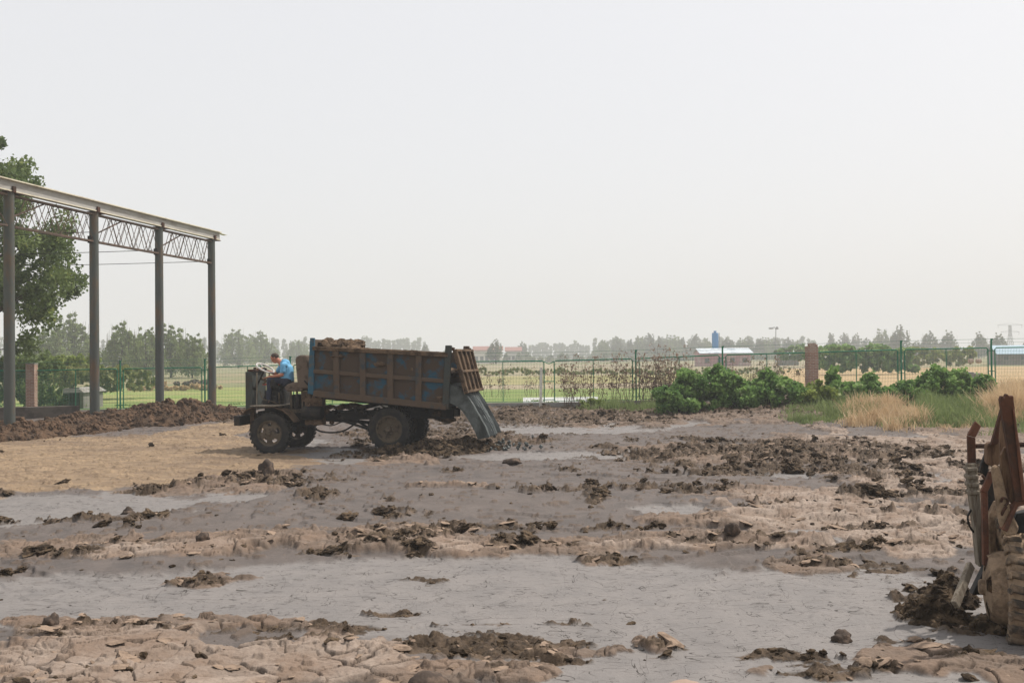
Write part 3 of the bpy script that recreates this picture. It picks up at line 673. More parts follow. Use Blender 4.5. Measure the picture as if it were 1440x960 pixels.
dash = MB(); dash.hexa([(-.28, .55, 1.60), (.02, .55, 1.52), (.02, 1.15, 1.52), (-.28, 1.15, 1.60), (-.22, .55, 1.86), (-.04, .55, 1.90), (-.04, 1.15, 1.90), (-.22, 1.15, 1.86)]); dash.build('dashboard', M['black'], truck, bevel=.02)
# steering wheel (tilted towards the seat)
swc = Vector(T3(373, 517.5, .62)); 
axis = Vector((.50, 0, 1)).normalized(); e1 = Vector((1, 0, -.50)).normalized(); e2 = Vector((-.06, .98, .17)).normalized()
sw = MB(); sw.tube([swc + (e1*math.cos(t) + e2*math.sin(t))*.245 for t in [2*math.pi*k/28 for k in range(28)]], .022, 8, closed=True)
for t in (0.5, 2.6, 4.7): sw.beam(swc - axis*.03, swc + (e1*math.cos(t) + e2*math.sin(t))*.24, .022, .010, up=axis)
sw_o = sw.build('steering_wheel', M['whiteplastic'], truck, True)
hb = MB(); hb.tube([swc - axis*.06, swc + axis*.005], .05, 14); hb.build('horn_button', M['black'], sw_o, True)
sc_ = MB(); sc_.tube([swc - axis*.05, swc - axis*.62], .022, 10); sc_.build('steering_column', M['black'], truck, True); sc_ = MB(); sc_.tube([(.12, .45, 1.2), (.03, .46, 1.62)], .012, 6); sc_.blob((.03, .46, 1.64), .025, 8, .02); sc_.build('gear_lever', M['black'], truck, True)
# seat
SY0, SY1 = .36, .90
sb = MB(); pts = [T(407, 503), T(413, 499), T(424, 499.5), T(428, 520), T(432, 538), T(431, 547), T(411, 548)]
sb.prism(pts, SY0, SY1); sbo = sb.build('seat_backrest', M['seat'], truck, bevel=.035)
sc2 = MB(); pts = [T(391, 546), T(395, 541), T(404, 538), T(418, 540), T(418, 551), T(396, 551)]; sc2.prism(pts, SY0 + .01, SY1 - .01); sc2.build('seat_cushion', M['seat'], truck, bevel=.025)
sf = MB()
for uu in (400, 416, 428):
    for yy in (SY0 + .06, SY1 - .06): a = T(uu, 549, 0); sf.beam((a[0], yy, a[1]), (a[0] + .02, yy, 1.0), .04, .04)
sf.box(.30, .95, .35, 1.3, 1.0, 1.08); a = T(425, 553); sf.box(a[0] - .05, a[0] + .14, SY0, SY1, a[1] - .1, a[1]); sf.build('seat_frame', M['rimtan'], truck)
eb = MB(); eb.box(.35, .62, .5, 1.2, 1.08, 1.45); eb.tube([(.52, .42, 1.1), (.55, .42, 1.45)], .07, 12); eb.build('floor_box', M['engine'], truck, bevel=.02)

# ---- bed
BY0, BY1 = -.16, TRK + .16
cTL, cBL, cTR, cBR = T(441, 488.5, BY0), T(442, 555, BY0), T(631, 498, BY0), T(628, 574, BY0)
def bp2(s_, t_): # s along the bed, t from bottom to top
    x0 = cBL[0] + (cTL[0] - cBL[0])*t_; z0_ = cBL[1] + (cTL[1] - cBL[1])*t_; x1 = cBR[0] + (cTR[0] - cBR[0])*t_; z1 = cBR[1] + (cTR[1] - cBR[1])*t_
    return (x0 + (x1 - x0)*s_, z0_ + (z1 - z0_)*s_)
bed = empty('dump_bed', (0, 0, 0), 0, truck)
def wallside(y0, y1):
    m = MB(); m.prism([bp2(0, 0), bp2(1, 0), bp2(1, 1), bp2(0, 1)], y0, y1); return m
bm1 = wallside(BY0, BY0 + .03)
bm1.prism([bp2(0, .01), bp2(.03, .01), bp2(.03, 1), bp2(0, 1)], BY0 + .031, BY1 - .031)
fl0 = [bp2(0, .0), bp2(1, .0)]; bm1.hexa([(fl0[0][0], BY0 + .031, fl0[0][1] - .0), (fl0[1][0], BY0 + .031, fl0[1][1] + .02), (fl0[1][0], BY1 - .031, fl0[1][1] + .02), (fl0[0][0], BY1 - .031, fl0[0][1]), (fl0[0][0], BY0 + .031, fl0[0][1] + .05), (fl0[1][0], BY0 + .031, fl0[1][1] + .07), (fl0[1][0], BY1 - .031, fl0[1][1] + .07), (fl0[0][0], BY1 - .031, fl0[0][1] + .05)])
bpan = bm1.build('bed_side_panel', M['blue'], truck)
wallside(BY1 - .03, BY1).build('bed_side_panel', M['blue'], truck)
bpy.data.objects.remove(bed)
def rib(sa, ta, sb_, tb, w_, dep, name, mt):
    a, b = bp2(sa, ta), bp2(sb_, tb)
    for yf, sg in ((BY0, -1), (BY1, 1)):
        m = MB(); m.beam((a[0], yf + sg*dep/2, a[1]), (b[0], yf + sg*dep/2, b[1]), dep if abs(sa - sb_) < .02 else dep, w_, up=(0, 0, 1)); m.build(name, mt, truck, bevel=.012)
ribs = [.175, .375, .58, .79]
for s_ in ribs: rib(s_ + .004, .0, s_ - .004, 1.0, .15, .075, 'bed_rib', M['mudrib'])
rib(0, .985, 1, .985, .10, .10, 'top_rail', M['mudcake'])
rib(0, .50, 1, .50, .10, .066, 'middle_rail', M['mudrib'])
rib(0, .03, 1, .03, .15, .09, 'bottom_rail', M['mudrib'])
# under-floor long sills
m = MB()
for yy in (.5, 1.25): a, b = bp2(.02, -.06), bp2(.98, -.04); m.beam((a[0], yy, a[1]), (b[0], yy, b[1]), .09, .13)
for k in range(9): a = bp2(.06 + .11*k, -.02); m.box(a[0] - .03, a[0] + .03, BY0 + .02, BY1 - .02, a[1] - .05, a[1] + .02)
m.build('bed_sill', M['black'], truck)
for yf in (BY0 - .06, BY1 + .0):
    m = MB(); p = [T(433.5, 553, BY0), T(442, 555, BY0), T(443, 475, BY0), T(437, 475, BY0)]; m.prism(p, yf, yf + .08); m.build('front_corner_post', M['bluepost'], truck, bevel=.01)
    m = MB(); p = [T(619, 574, BY0), T(631, 575, BY0), T(635.5, 485.5, BY0), T(627.5, 485.5, BY0)]
    p = [T(622.5, 574, BY0), T(631, 575, BY0), T(635.5, 485.5, BY0), T(627, 485.5, BY0)]; m.prism(p, yf - .015, yf + .10); m.build('rear_corner_post', M['greyiron' if yf < 0 else 'mudrib'], truck, bevel=.01)
m = MB(); p = [T(437, 489, BY0), T(442, 489, BY0), T(442, 477, BY0), T(437, 477, BY0)]; m.prism(p, BY0 + .02, BY1); m.build('front_headboard', M['mudrib'], truck, bevel=.01)
a, b = T(611, 563, BY0), T(631, 575, BY0)
m = MB(); m.prism([T(613, 557, BY0), T(631, 557, BY0), T(631, 575, BY0), T(622, 573, BY0)], BY0 - .03, BY0 + .06); m.build('corner_gusset', M['mudcake'], truck)
# load of old mud sticking above the rim
ld = MB(); rg = random.Random(4)
for k in range(34):
    s_ = rg.uniform(.03, .19) if k < 22 else rg.uniform(.15, .26); a = bp2(s_, 1.0); ld.blob((a[0], rg.uniform(BY0 + .25, BY1 - .3), a[1] + (.03 + .09*rg.random() if s_ < .18 else -.02)), rg.uniform(.09, .17), 10, .3, k, (1.1, 1.3, .8))
for k in range(70): s_ = rg.uniform(.2, .98); a = bp2(s_, 1.0); ld.blob((a[0], BY0 + rg.uniform(-.06, .12), a[1] + rg.uniform(-.01, .03)), rg.uniform(.02, .05), 7, .35, k + 100, (1.8, 1, .6))
for k in range(60): s_ = rg.uniform(.03, .98); a = bp2(s_, .86 - .25*s_); ld.blob((a[0], rg.uniform(BY0 + .2, BY1 - .2), a[1]), rg.uniform(.15, .26), 9, .2, k + 200, (1.2, 1.3, .45))
for sx, w_ in ((.045, .10), (.205, .07)): a = bp2(sx, 1.0); ld.box(a[0], a[0] + w_, BY1 - .5, BY1 - .3, a[1] - .02, a[1] + .20)
o = ld.build('mud_load', M['mudcake'], None, True); tag(o, 'heap of crusted brown mud piled above the rim of the blue truck bed', 'mud heap')
o.data.transform(TM)
# tailgate, hinged at the top, swung open
tgx0, tgz0 = T(636, 492, BY0); tgx1, tgz1 = T(652.5, 554, BY0)
d_ = Vector((tgx1 - tgx0, 0, tgz1 - tgz0)); n_ = Vector((-d_.z, 0, d_.x)).normalized()
if n_.x < 0: n_ = -n_
tg = MB(); th = .035
def slab(m, y0, y1, s0, s1, t0, t1):
    P = []
    for s_ in (s0, s1):
        for y_, q in ((y0, t0), (y1, t0), (y1, t1), (y0, t1)): p = Vector((tgx0, y_, tgz0)) + d_*s_ + n_*q; P.append(p)
    m.hexa(P)
slab(tg, BY0, BY1, 0, 1, 0, th); tgo = tg.build('tailgate', M['mudcake'], truck)
m = MB(); 
for y_ in (BY0, .35, .88, 1.40, BY1 - .09): slab(m, y_ + .001, y_ + .09, .012, .988, th + .002, th + .065)
for s_ in (.0, .48, .94): slab(m, BY0 - .004, BY1 + .004, s_, s_ + .06, th + .003, th + .075)
m.build('tailgate_rib', M['mudcake'], tgo, bevel=.01)
m = MB()
for y_ in (BY0 - .02, BY1 - .08): m = MB(); p = T3(631, 489, BY0); m.beam((p[0], y_ + .05, p[2]), (tgx0 + .05, y_ + .05, tgz0 + .02), .05, .07); m.tube([(tgx0, y_, tgz0 + .02), (tgx0, y_ + .1, tgz0 + .02)], .035, 10); m.build('tailgate_hinge', M['rust'], truck)
pass

# ---- sludge pouring out of the bed
prof_o = [(622, 541), (632, 541.5), (642, 545), (653, 556), (662, 570), (671, 586), (679, 600), (685, 615)]
prof_i = [(618, 562), (630, 566), (640, 570), (650, 578), (657, 588), (663, 598), (668, 607), (672, 618)]
def crv(P, n=30):
    q = smooth_pts([(a, 0, b) for a, b in [T(u, v, BY0 + .1) for u, v in P]], 6); k = [(p.x, p.z) for p in q]
    return [k[int(round(i*(len(k) - 1)/(n - 1)))] for i in range(n)]
co, ci = crv(prof_o), crv(prof_i); ny = 60
V = []; n_p = 30
for j in range(ny):
    y_ = BY0 + .08 + (BY1 - BY0 - .16)*j/(ny - 1)
    amp = lambda i: min(1, i/12)
    wv =   .022*math.sin(j*.5) + .020*math.sin(j*1.7 + 1) + .035*random.Random(j).uniform(-1, 1)
    for i in range(n_p):
        sq = 1 + 0*i; V.append((co[i][0] + wv*amp(i), y_ + (TRK/2 - y_)*.10*amp(i), co[i][1] + .012*math.sin(i*1.3 + j)*(amp(i))))
    for i in range(n_p - 1, -1, -1): V.append((ci[i][0] - wv*.5*amp(i), y_ + (TRK/2 - y_)*.10*amp(i), ci[i][1]))
m2 = 2*n_p; Fs = []
for j in range(ny - 1):
    for i in range(m2): Fs.append((j*m2 + i, j*m2 + (i+1) % m2, (j+1)*m2 + (i+1) % m2, (j+1)*m2 + i))
Fs += [tuple(range(m2)), tuple((ny-1)*m2 + k for k in range(m2 - 1, -1, -1))]
def sludgemat():
    s = NT('fresh_wet_sludge'); y = s.mapv((.6, 9, .6)); f_ = s.noise(2.4, 4, .6, y)
    c = s.mix(s.ramp(f_, .38, .6), (.018, .024, .023), (.10, .115, .112)); s.bump(f_, .8, .05); return s.fin(c, .34, .4)
M['sludge'] = sludgemat()
sl_ = MB().add(V, Fs).build('sludge_stream', M['sludge'], None, True); sl_.data.transform(TM)
tag(sl_, 'dark grey liquid sludge pouring from under the open tailgate onto the mud', 'sludge')
# splashes and heap where it lands
pz = TM @ Vector((T(690, 610, .9)[0], .9, 0)); m = MB(); rg = random.Random(9)
for k in range(70):
    a = rg.uniform(0, 6.28); q = abs(rg.gauss(0, .5)); x, y_ = pz.x + .25 + q*math.cos(a)*1.3, pz.y + q*math.sin(a)*1.6
    m.blob((x, y_, ground_z(x, y_) + abs(rg.gauss(0, .10))), rg.uniform(.015, .055), 7, .3, k)
o = m.build('sludge_splash', M['sludge'], None, True); tag(o, 'small dark splashes thrown up where the grey sludge hits the ground', 'sludge splash', kind='stuff')
def ico_template(n):
    b_ = bmesh.new(); bmesh.ops.create_icosphere(b_, subdivisions=n, radius=1); v_ = np.array([v.co for v in b_.verts]); f_ = np.array([[v.index for v in f.verts] for f in b_.faces]); b_.free(); return v_, f_
def heap(name, label, cat, pts, material, seed, hgt, kind=None, n=500, size=(.02, .10)):
    """rough ridge of earth as a displaced sheet with crumbs: pts = (x, y, radius, height)"""
    xs_ = [p[0] - p[2]*1.4 for p in pts] + [p[0] + p[2]*1.4 for p in pts]; ys_ = [p[1] - p[2]*1.4 for p in pts] + [p[1] + p[2]*1.4 for p in pts]
    st_ = hgt; gx, gy = np.meshgrid(np.arange(min(xs_), max(xs_), st_), np.arange(min(ys_), max(ys_), st_), indexing='ij')
    hh = np.zeros(gx.shape)
    wx_ = (fbm(gx*.9, gy*.9, seed, 4) - .5)*1.4; wy_ = (fbm(gx*.9, gy*.9, seed + 5, 4) - .5)*1.4
    for x, y, r, h in pts: q = np.sqrt((gx - x + wx_*r)**2 + (gy - y + wy_*r)**2)/r; hh = np.maximum(hh, h*np.clip(1 - q, 0, 1)**.8)
    body = ss(hh, .0, .15)
    hh = hh*(.65 + .7*fbm(gx*1.6, gy*1.6, seed + 9, 4)) + body*(np.clip(hh, .0, .35)/.35*.6 + .4)*(.14*(fbm(gx*3.5, gy*3.5, seed + 11, 5, .62, ridged=True) - .5) + .13*(fbm(gx*9, gy*9, seed + 13, 4, .65) - .5)) - .10*(1 - body)
    nr, nc = gx.shape; idx = np.arange(nr*nc).reshape(nr, nc); Fc = np.stack([idx[:-1, :-1], idx[1:, :-1], idx[1:, 1:], idx[:-1, 1:]], -1).reshape(-1, 4)
    base = rise(gx, gy); keep = (body.ravel()[Fc].max(1) > .01)
    V_ = np.stack([gx, gy, hh + base], -1).reshape(-1, 3)
    rgg = np.random.default_rng(seed); cand = np.flatnonzero(body.ravel() > .3); LV, LF = [], []; tv, tf = ico_template(2)
    for q_ in rgg.choice(cand, n):
        r_ = size[0] + (size[1] - size[0])*rgg.random()**2.6; ph = rgg.uniform(0, 50, 2); nn = vn(tv[:, 0]*1.7 + ph[0], tv[:, 1]*1.7 + tv[:, 2]*1.3 + ph[1], 3) + .5*vn(tv[:, 0]*4, tv[:, 1]*4 - tv[:, 2]*4 + ph[0], 9)
        a_ = rgg.uniform(0, 6.28); v_ = tv*(.3 + .95*nn)[:, None]*r_*rgg.uniform(.5, 1.3, 3); v_ = v_ @ np.array([[math.cos(a_), math.sin(a_), 0], [-math.sin(a_), math.cos(a_), 0], [0, 0, 1]]); LV.append(v_ + V_[q_] + np.array([0, 0, r_*.15])); LF.append(tf + len(tv)*(len(LV) - 1))
    Fc = Fc[keep]; used, inv_ = np.unique(Fc, return_inverse=True); V_ = V_[used]; Fc = inv_.reshape(-1, 4)
    Fq = np.concatenate([np.concatenate([Fc[:, [0, 1, 2]], Fc[:, [0, 2, 3]]]), np.concatenate(LF) + len(V_)]); V_ = np.concatenate([V_] + LV)
    o = np_mesh(name, V_, Fq, material, None, False); tag(o, label, cat, kind=kind); return o
hp = TM @ Vector((T(600, 625)[0], -.4, 0))
heap('mud_heap', 'low heap of churned brown mud against the rear wheel of the tipping truck', 'mud heap',
     [(hp.x - .55, hp.y + .35, .6, .22), (hp.x + .2, hp.y + .3, .9, .30), (hp.x + .9, hp.y + .7, .9, .26), (hp.x + 1.2, hp.y + 1.4, .8, .22)], M['clod'], 31, .03)

# ================================================================== driver
def capsule_mesh(segs, name, material, parent, voxel=.012, extra=None):
    m = MB()
    for a, b, ra, rb in segs:
        a, b = Vector(a), Vector(b); L = (b - a).length; k = 5
        pts = [a - (b - a).normalized()*ra*c for c in (.98, .75, .35)] + [a + (b - a)*i/k for i in range(k + 1)] + [b + (b - a).normalized()*rb*c for c in (.35, .75, .98)]
        rs = [ra*.15, ra*.66, ra*.94] + [ra + (rb - ra)*i/k for i in range(k + 1)] + [rb*.94, rb*.66, rb*.15]
        m.tube(pts, rs, 14)
    if extra: extra(m)
    o = m.build(name, material, parent, True)
    r = o.modifiers.new('skin', 'REMESH'); r.mode = 'VOXEL'; r.voxel_size = voxel; r.use_smooth_shade = True
    s_ = o.modifiers.new('smooth', 'SMOOTH'); s_.factor = .5; s_.iterations = 3
    return o
YD = .63
def D(u, v, dy=0): return Vector(T3(u, v, YD + dy)) 
person = empty('person', TM @ Vector((D(404, 542).x, YD, D(404, 542).z)), YAW)
tag(person, 'man in light blue short sleeved shirt sitting hunched at the steering wheel of the truck', 'person')
PI_ = Matrix.Translation(-Vector((D(404, 542).x, YD, D(404, 542).z)))
def pt(u, v, dy=0): return PI_ @ D(u, v, dy)
hip, chest, neck, head = pt(404, 535.5), pt(402, 519), pt(395.5, 510), pt(386.5, 503.5)
handL, handR = pt(374.5, 530, -.13), pt(366, 519.5, .20)
kneeN, kneeF = pt(379, 534.5, -.15), pt(380, 534, .15); footN, footF = pt(378, 564, -.16), pt(383, 563, .14)
shN, shF = pt(398.5, 513.5, -.19), pt(397.5, 513, .19); elN, elF = pt(396.5, 527, -.25), pt(388, 526, .27)
def head_extra(m):
    fwd = Vector((-.80, 0, -.60)); up_ = Vector((-.60, 0, .80)); c = head
    m.blob(c + up_*.02 - fwd*.01, .098, 18, 0, 1, (1.12, .80, 1.0))
    m.blob(c + fwd*.035 - up_*.065, .062, 14, 0, 1, (1, .85, 1))            # jaw
    m.blob(c + fwd*.112 - up_*.018, .020, 10, 0, 1, (1, .8, 1))             # nose
    m.blob(c + fwd*.095 - up_*.062, .016, 8, 0, 1, (1, 1.6, .8))            # lips
    m.blob(c + fwd*.088 + up_*.022, .026, 8, 0, 1, (.8, 2.2, .6))           # brow
    for s_ in (-1, 1): m.blob(c + Vector((0, s_*.083, 0)) - fwd*.012 - up_*.012, .030, 10, 0, 1, (.7, .35, 1.1))   # ears
def fingers(m, wrist, d, side, spread, curl):
    d = d.normalized(); s_ = side.normalized(); nrm = d.cross(s_).normalized(); 
    if nrm.z > 0: nrm = -nrm
    palm = wrist + d*.05
    m.beam(wrist, wrist + d*.095, .055, .03, up=nrm, w2=.085, h2=.028)
    for k, L in enumerate((.065, .075, .070, .055)):
        b0 = wrist + d*.088 + s_*(k - 1.5)*.021; p1 = b0 + (d + nrm*curl*.4)*L*.45; p2 = p1 + (d*.6 + nrm*curl).normalized()*L*.33; p3 = p2 + (d*.1 + nrm*curl*1.3).normalized()*L*.28
        m.tube([b0 - d*.02, b0, p1, p2, p3], [.010, .0098, .009, .0085, .007], 8)
    b0 = wrist + d*.03 - s_*.034; p1 = b0 + (d*.7 - s_*.6).normalized()*.035 + nrm*.008; p2 = p1 + (d - s_*.1).normalized()*.032 + nrm*.012; m.tube([b0, p1, p2], [.013, .0115, .009], 8)
def body_extra(m):
    head_extra(m)
    fingers(m, handL + Vector((.05, 0, 0)), Vector((-1, .1, -.25)), Vector((.05, -1, 0)), 1, .9)
    fingers(m, handR + Vector((.05, 0, .02)), Vector((-1, -.1, .15)), Vector((0, 1, 0)), 1, 1.1)
segs = [(hip, chest, .15, .15), (chest, neck, .13, .075), (neck, head, .062, .066), (shN, shF, .06, .06), (shN, elN, .050, .042), (elN, handL + Vector((.06, 0, 0)), .043, .028), (shF, elF, .05, .042), (elF, handR + Vector((.06, 0, .02)), .043, .028),
        (hip + Vector((0, -.09, 0)), kneeN, .088, .062), (kneeN, footN, .056, .042), (hip + Vector((0, .09, 0)), kneeF, .088, .062), (kneeF, footF, .056, .042)]
body = capsule_mesh(segs, 'body', M['skin'], person, .0085, body_extra)
o = capsule_mesh([(hip + Vector((.0, -.05, .04)), chest + Vector((.02, -.04, 0)), .158, .155), (hip + Vector((0, .05, .04)), chest + Vector((.02, .04, 0)), .158, .155), (chest + Vector((.0, 0, -.02)), pt(401, 511.5), .158, .13), (chest, neck + Vector((.03, 0, -.03)), .155, .085), (shN + Vector((.02, .03, 0)), shF + Vector((.02, -.03, 0)), .085, .085),
              (shN, shN.lerp(elN, .62), .075, .072), (shF, shF.lerp(elF, .62), .075, .072)], 'shirt', M['shirt'], person, .012)
def belt(m): pass
capsule_mesh([(hip + Vector((0, -.08, 0)), hip + Vector((0, .08, 0)), .150, .150), (hip + Vector((0, -.09, .0)), kneeN, .105, .080), (kneeN, footN + Vector((0, 0, .05)), .076, .066), (hip + Vector((0, .09, 0)), kneeF, .105, .080), (kneeF, footF + Vector((0, 0, .05)), .076, .066)], 'trousers', M['trousers'], person, .012)
for ft in (footN, footF):
    m = MB(); m.blob(ft + Vector((-.06, 0, -.0)), .06, 12, 0, 1, (2.2, .8, .75)); m.box(ft.x - .19, ft.x + .07, ft.y - .045, ft.y + .045, ft.z - .05, ft.z - .028); m.build('shoe', M['shoe'], person, True)
m = MB(); fwd = Vector((-.80, 0, -.60)); up_ = Vector((-.60, 0, .80)); m.blob(head + up_*.030 - fwd*.026, .099, 18, .01, 2, (1.06, .84, .98)); m.build('hair', M['hair'], person, True)
for s_ in (-1, 1): m = MB(); m.blob(head + fwd*.093 + up_*.004 + Vector((0, s_*.033, 0)), .012, 8, 0); m.build('eye', M['whiteplastic'], person, True)
# ================================================================== rusty truck at the right edge
M['mudboard'] = mat('mud_smeared_rusty_board', (.17, .105, .066), (.075, .042, .027), 4, .42, .6, .9, bump=.9, stretch=(6, 6, 1), var=.25)
WH = Vector((4.21, 8.42, 0)); WH.z = 0.0
RY = R(-108)
rt = empty('rusty_truck', WH, RY)
tag(rt, 'rust red mud coated truck end with chunky tyre standing in mud at the right edge', 'truck')
RMi = (Matrix.Translation(WH) @ Matrix.Rotation(RY, 4, 'Z')).inverted()
tw = MB(); 
wheel(0, .02, .345, .56, .26, -1, rt, M['drymud'], 5, .05, .20, lg=(4, .001), bands=[(.90, .05), (.86, .13), (.76, .19), (.40, .215), (.0, .215)])
for c in children(rt):
    if c.name.startswith('wheel'): c.data.materials[0] = M['rtyre'] if 'rtyre' in M else c.data.materials[0]; rtw = c
wheel(0, 1.75, .345, .56, .26, 1, rt, M['drymud'], 6, .05, .06)
M['mudtyre'] = mat('dried_mud_on_tyre_rubber', (.20, .145, .10), (.06, .05, .042), 6, .42, .56, .92, bump=1, bscale=40, dist=.015, var=.2)
rtw.data.materials[0] = M['drymud']
tl = MB(); Rt, Wt, nl_ = .56, .26, 32
for k in range(nl_):
    for sg in (-1, 1):
        a0 = 2*math.pi*(k + (.5 if sg > 0 else 0))/nl_; hw = math.pi/nl_*.62; rg = random.Random(k*2 + sg); a0 += rg.uniform(-.025, .025)
        P = []
        for rr, sh in ((Rt*.985, 1.), (Rt + .020 + rg.uniform(-.012, .010), rg.uniform(.62, .88))):
            for aa, yk in ((a0 - hw*sh, .02), (a0 - hw*sh + .04, .50), (a0 + hw*sh + .04, .50), (a0 + hw*sh, .02)): P.append((rr*math.cos(aa), sg*Wt*yk, rr*math.sin(aa)))
        tl.hexa(P)
        P = []
        for rr, yy in ((Rt*.90, .502), (Rt + .03, .47)):
            pass
        for rr0, rr1 in ((Rt*.88, Rt + .03),): tl.hexa([(rr0*math.cos(a0 - hw*.5), sg*Wt*.47, rr0*math.sin(a0 - hw*.5)), (rr1*math.cos(a0 - hw*.8), sg*Wt*.44, rr1*math.sin(a0 - hw*.8)), (rr1*math.cos(a0 + hw*.8), sg*Wt*.44, rr1*math.sin(a0 + hw*.8)), (rr0*math.cos(a0 + hw*.5), sg*Wt*.47, rr0*math.sin(a0 + hw*.5)),
                (rr0*math.cos(a0 - hw*.5), sg*Wt*.56, rr0*math.sin(a0 - hw*.5)), (rr1*math.cos(a0 - hw*.8), sg*Wt*.54, rr1*math.sin(a0 - hw*.8)), (rr1*math.cos(a0 + hw*.8), sg*Wt*.54, rr1*math.sin(a0 + hw*.8)), (rr0*math.cos(a0 + hw*.5), sg*Wt*.56, rr0*math.sin(a0 + hw*.5))])
tl.build('tread', M['mudtyre'], rtw, bevel=.010)
def W(u, v, Y): return at(u, v, Y=Y)
DIR = Vector((.19, .98, 0))
def vpoly(lst, Y, thick, name, mt, bevel=.006, parent=rt):
    """plate whose outline was measured in the picture, standing at depth Y, with real thickness going away"""
    a = [W(u, v, Y) for u, v in lst]; b = [p + DIR*thick for p in a]; n = len(a)
    m = MB().add(a + b, [tuple(range(n)), tuple(range(2*n - 1, n - 1, -1))] + [(i, i + n, (i+1) % n + n, (i+1) % n) for i in range(n)])
    return m.build(name, mt, parent, bevel=bevel, inv=RMi)
def vbeam(p, q, w_, h_, name, mt, parent=rt, bevel=.004):
    m = MB(); a = W(*p); b = W(*q); m.beam(a, b, w_, h_, up=DIR); return m.build(name, mt, parent, bevel=bevel, inv=RMi)
def vtube(lst, r, name, mt, n=8): 
    m = MB(); m.tube(smooth_pts([W(*p) for p in lst], 5), r, n); return m.build(name, mt, rt, True, inv=RMi)
post = vpoly([(1407, 562), (1409, 556), (1413, 559), (1416, 553), (1420, 557), (1425, 556), (1428, 582), (1436, 640), (1443, 704), (1429, 706), (1421, 650), (1413, 600)], 7.95, .07, 'corner_post', M['rust'])
vpoly([(1424, 570), (1428, 582), (1436, 640), (1443, 700), (1438, 704), (1431, 640)], 7.93, .018, 'post_flange', M['rustlight'])
vpoly([(1411, 566), (1414, 592), (1404, 624), (1394, 626)], 8.45, .06, 'diagonal_brace', M['rust'])
vpoly([(1408, 592), (1414, 588), (1418, 620), (1420, 645), (1407, 645), (1406, 615)], 8.30, .04, 'side_board', M['mudboard'])
vpoly([(1407, 640), (1414, 628), (1424, 640), (1431, 702), (1422, 708), (1413, 690), (1408, 660)], 8.06, .05, 'side_board', M['mudboard'])
vpoly([(1388, 626), (1392, 622), (1408, 621), (1409, 646), (1405, 654), (1394, 656), (1388, 651)], 8.50, .10, 'hinge_box', M['mudboard'], .01)
vpoly([(1380, 652), (1389, 630), (1391, 650), (1389, 676), (1385, 668), (1378, 664)], 8.62, .05, 'hinge_plate', M['black'])
vpoly([(1395, 657), (1404, 653), (1410, 668), (1417, 700), (1424, 722), (1434, 742), (1430, 752), (1414, 754), (1406, 735), (1401, 700)], 8.02, .06, 'splash_board', M['drymud'], .014)
vbeam((1395, 664, 8.55), (1383, 692, 8.55), .05, .05, 'bracket_arm', M['rustlight'])
vbeam((1384, 690, 8.56), (1386, 794, 8.56), .045, .06, 'bracket_post', M['rustlight'])
vpoly([(1387, 694), (1397, 672), (1404, 715), (1400, 790), (1388, 800)], 8.75, .05, 'dark_interior_plate', M['black'])  # black plate standing in for the dark hollow behind bracket and mudguard
vpoly([(1372, 592), (1380, 599), (1372, 615), (1361, 612)], 8.9, .05, 'bent_bar', M['rustlight']); vpoly([(1361, 612.4), (1372, 615.4), (1373, 652), (1362, 652)], 8.9, .05, 'bent_bar', M['rust'])
vtube([(1372, 627, 8.95), (1384, 627, 8.9), (1396, 628, 8.8)], .022, 'cross_pipe', M['rust'])
vtube([(1430, 625, 8.5), (1440, 625, 8.4), (1452, 625, 8.3)], .022, 'cross_pipe', M['rust'])
ls = vpoly([(1361, 652), (1374, 651), (1378, 690), (1382, 730), (1386, 796), (1376, 797), (1370, 735), (1364, 690)], 8.85, .12, 'edge_beam', M['plank'], .01)
for k in range(4): vpoly([(1359.5 + k*.9, 657 + k*11), (1375.5 + k*.9, 656 + k*11), (1376.5 + k*.9, 663 + k*11), (1360.5 + k*.9, 664 + k*11)], 8.83, .15, 'beam_clamp', M['plank'], .012)
vtube([(1381, 668, 8.7), (1386, 676, 8.68), (1384, 690, 8.68), (1388, 700, 8.68)], .012, 'hook', M['rust'])
vtube([(1366, 716, 8.9), (1361, 726, 8.86), (1363, 738, 8.86), (1369, 748, 8.9)], .009, 'latch_rod', M['black'])
vpoly([(1402, 704), (1408, 716), (1402, 742), (1401, 784), (1393, 784), (1389, 748), (1393, 722)], 8.6, .10, 'mudguard', M['drymud'], .012)
vpoly([(1386, 797), (1392, 810), (1389, 836), (1367, 836)], 8.7, .12, 'step_plate', M['black'])
vpoly([(1410, 745), (1431, 702), (1446, 700), (1446, 709), (1432, 712), (1417, 748)], 7.98, .12, 'channel_beam', M['rustlight'])
vpoly([(1421, 748), (1430, 722), (1446, 718), (1446, 750)], 8.06, .10, 'channel_shadow_plate', M['black'])  # black plate standing in for the shadow beneath the channel beam
vtube([(1408, 705, 8.02), (1410, 700, 8.0), (1416, 701, 8.0), (1417, 707, 8.0), (1413, 711, 8.0)], .010, 'shackle', M['rust'])
vtube([(1407, 727, 8.05), (1411, 718, 8.0), (1415, 712, 8.0)], .012, 'pin', M['rust'])
m = MB()
m.tube([(0, .1, .345), (0, 1.65, .345)], .06, 10); m.build('axle', M['black'], rt, True)
m = MB(); 
for yy in (.45, 1.3): m.box(-.95, 2.4, yy - .04, yy + .04, .60, .8)
m.build('chassis_rail', M['black'], rt)
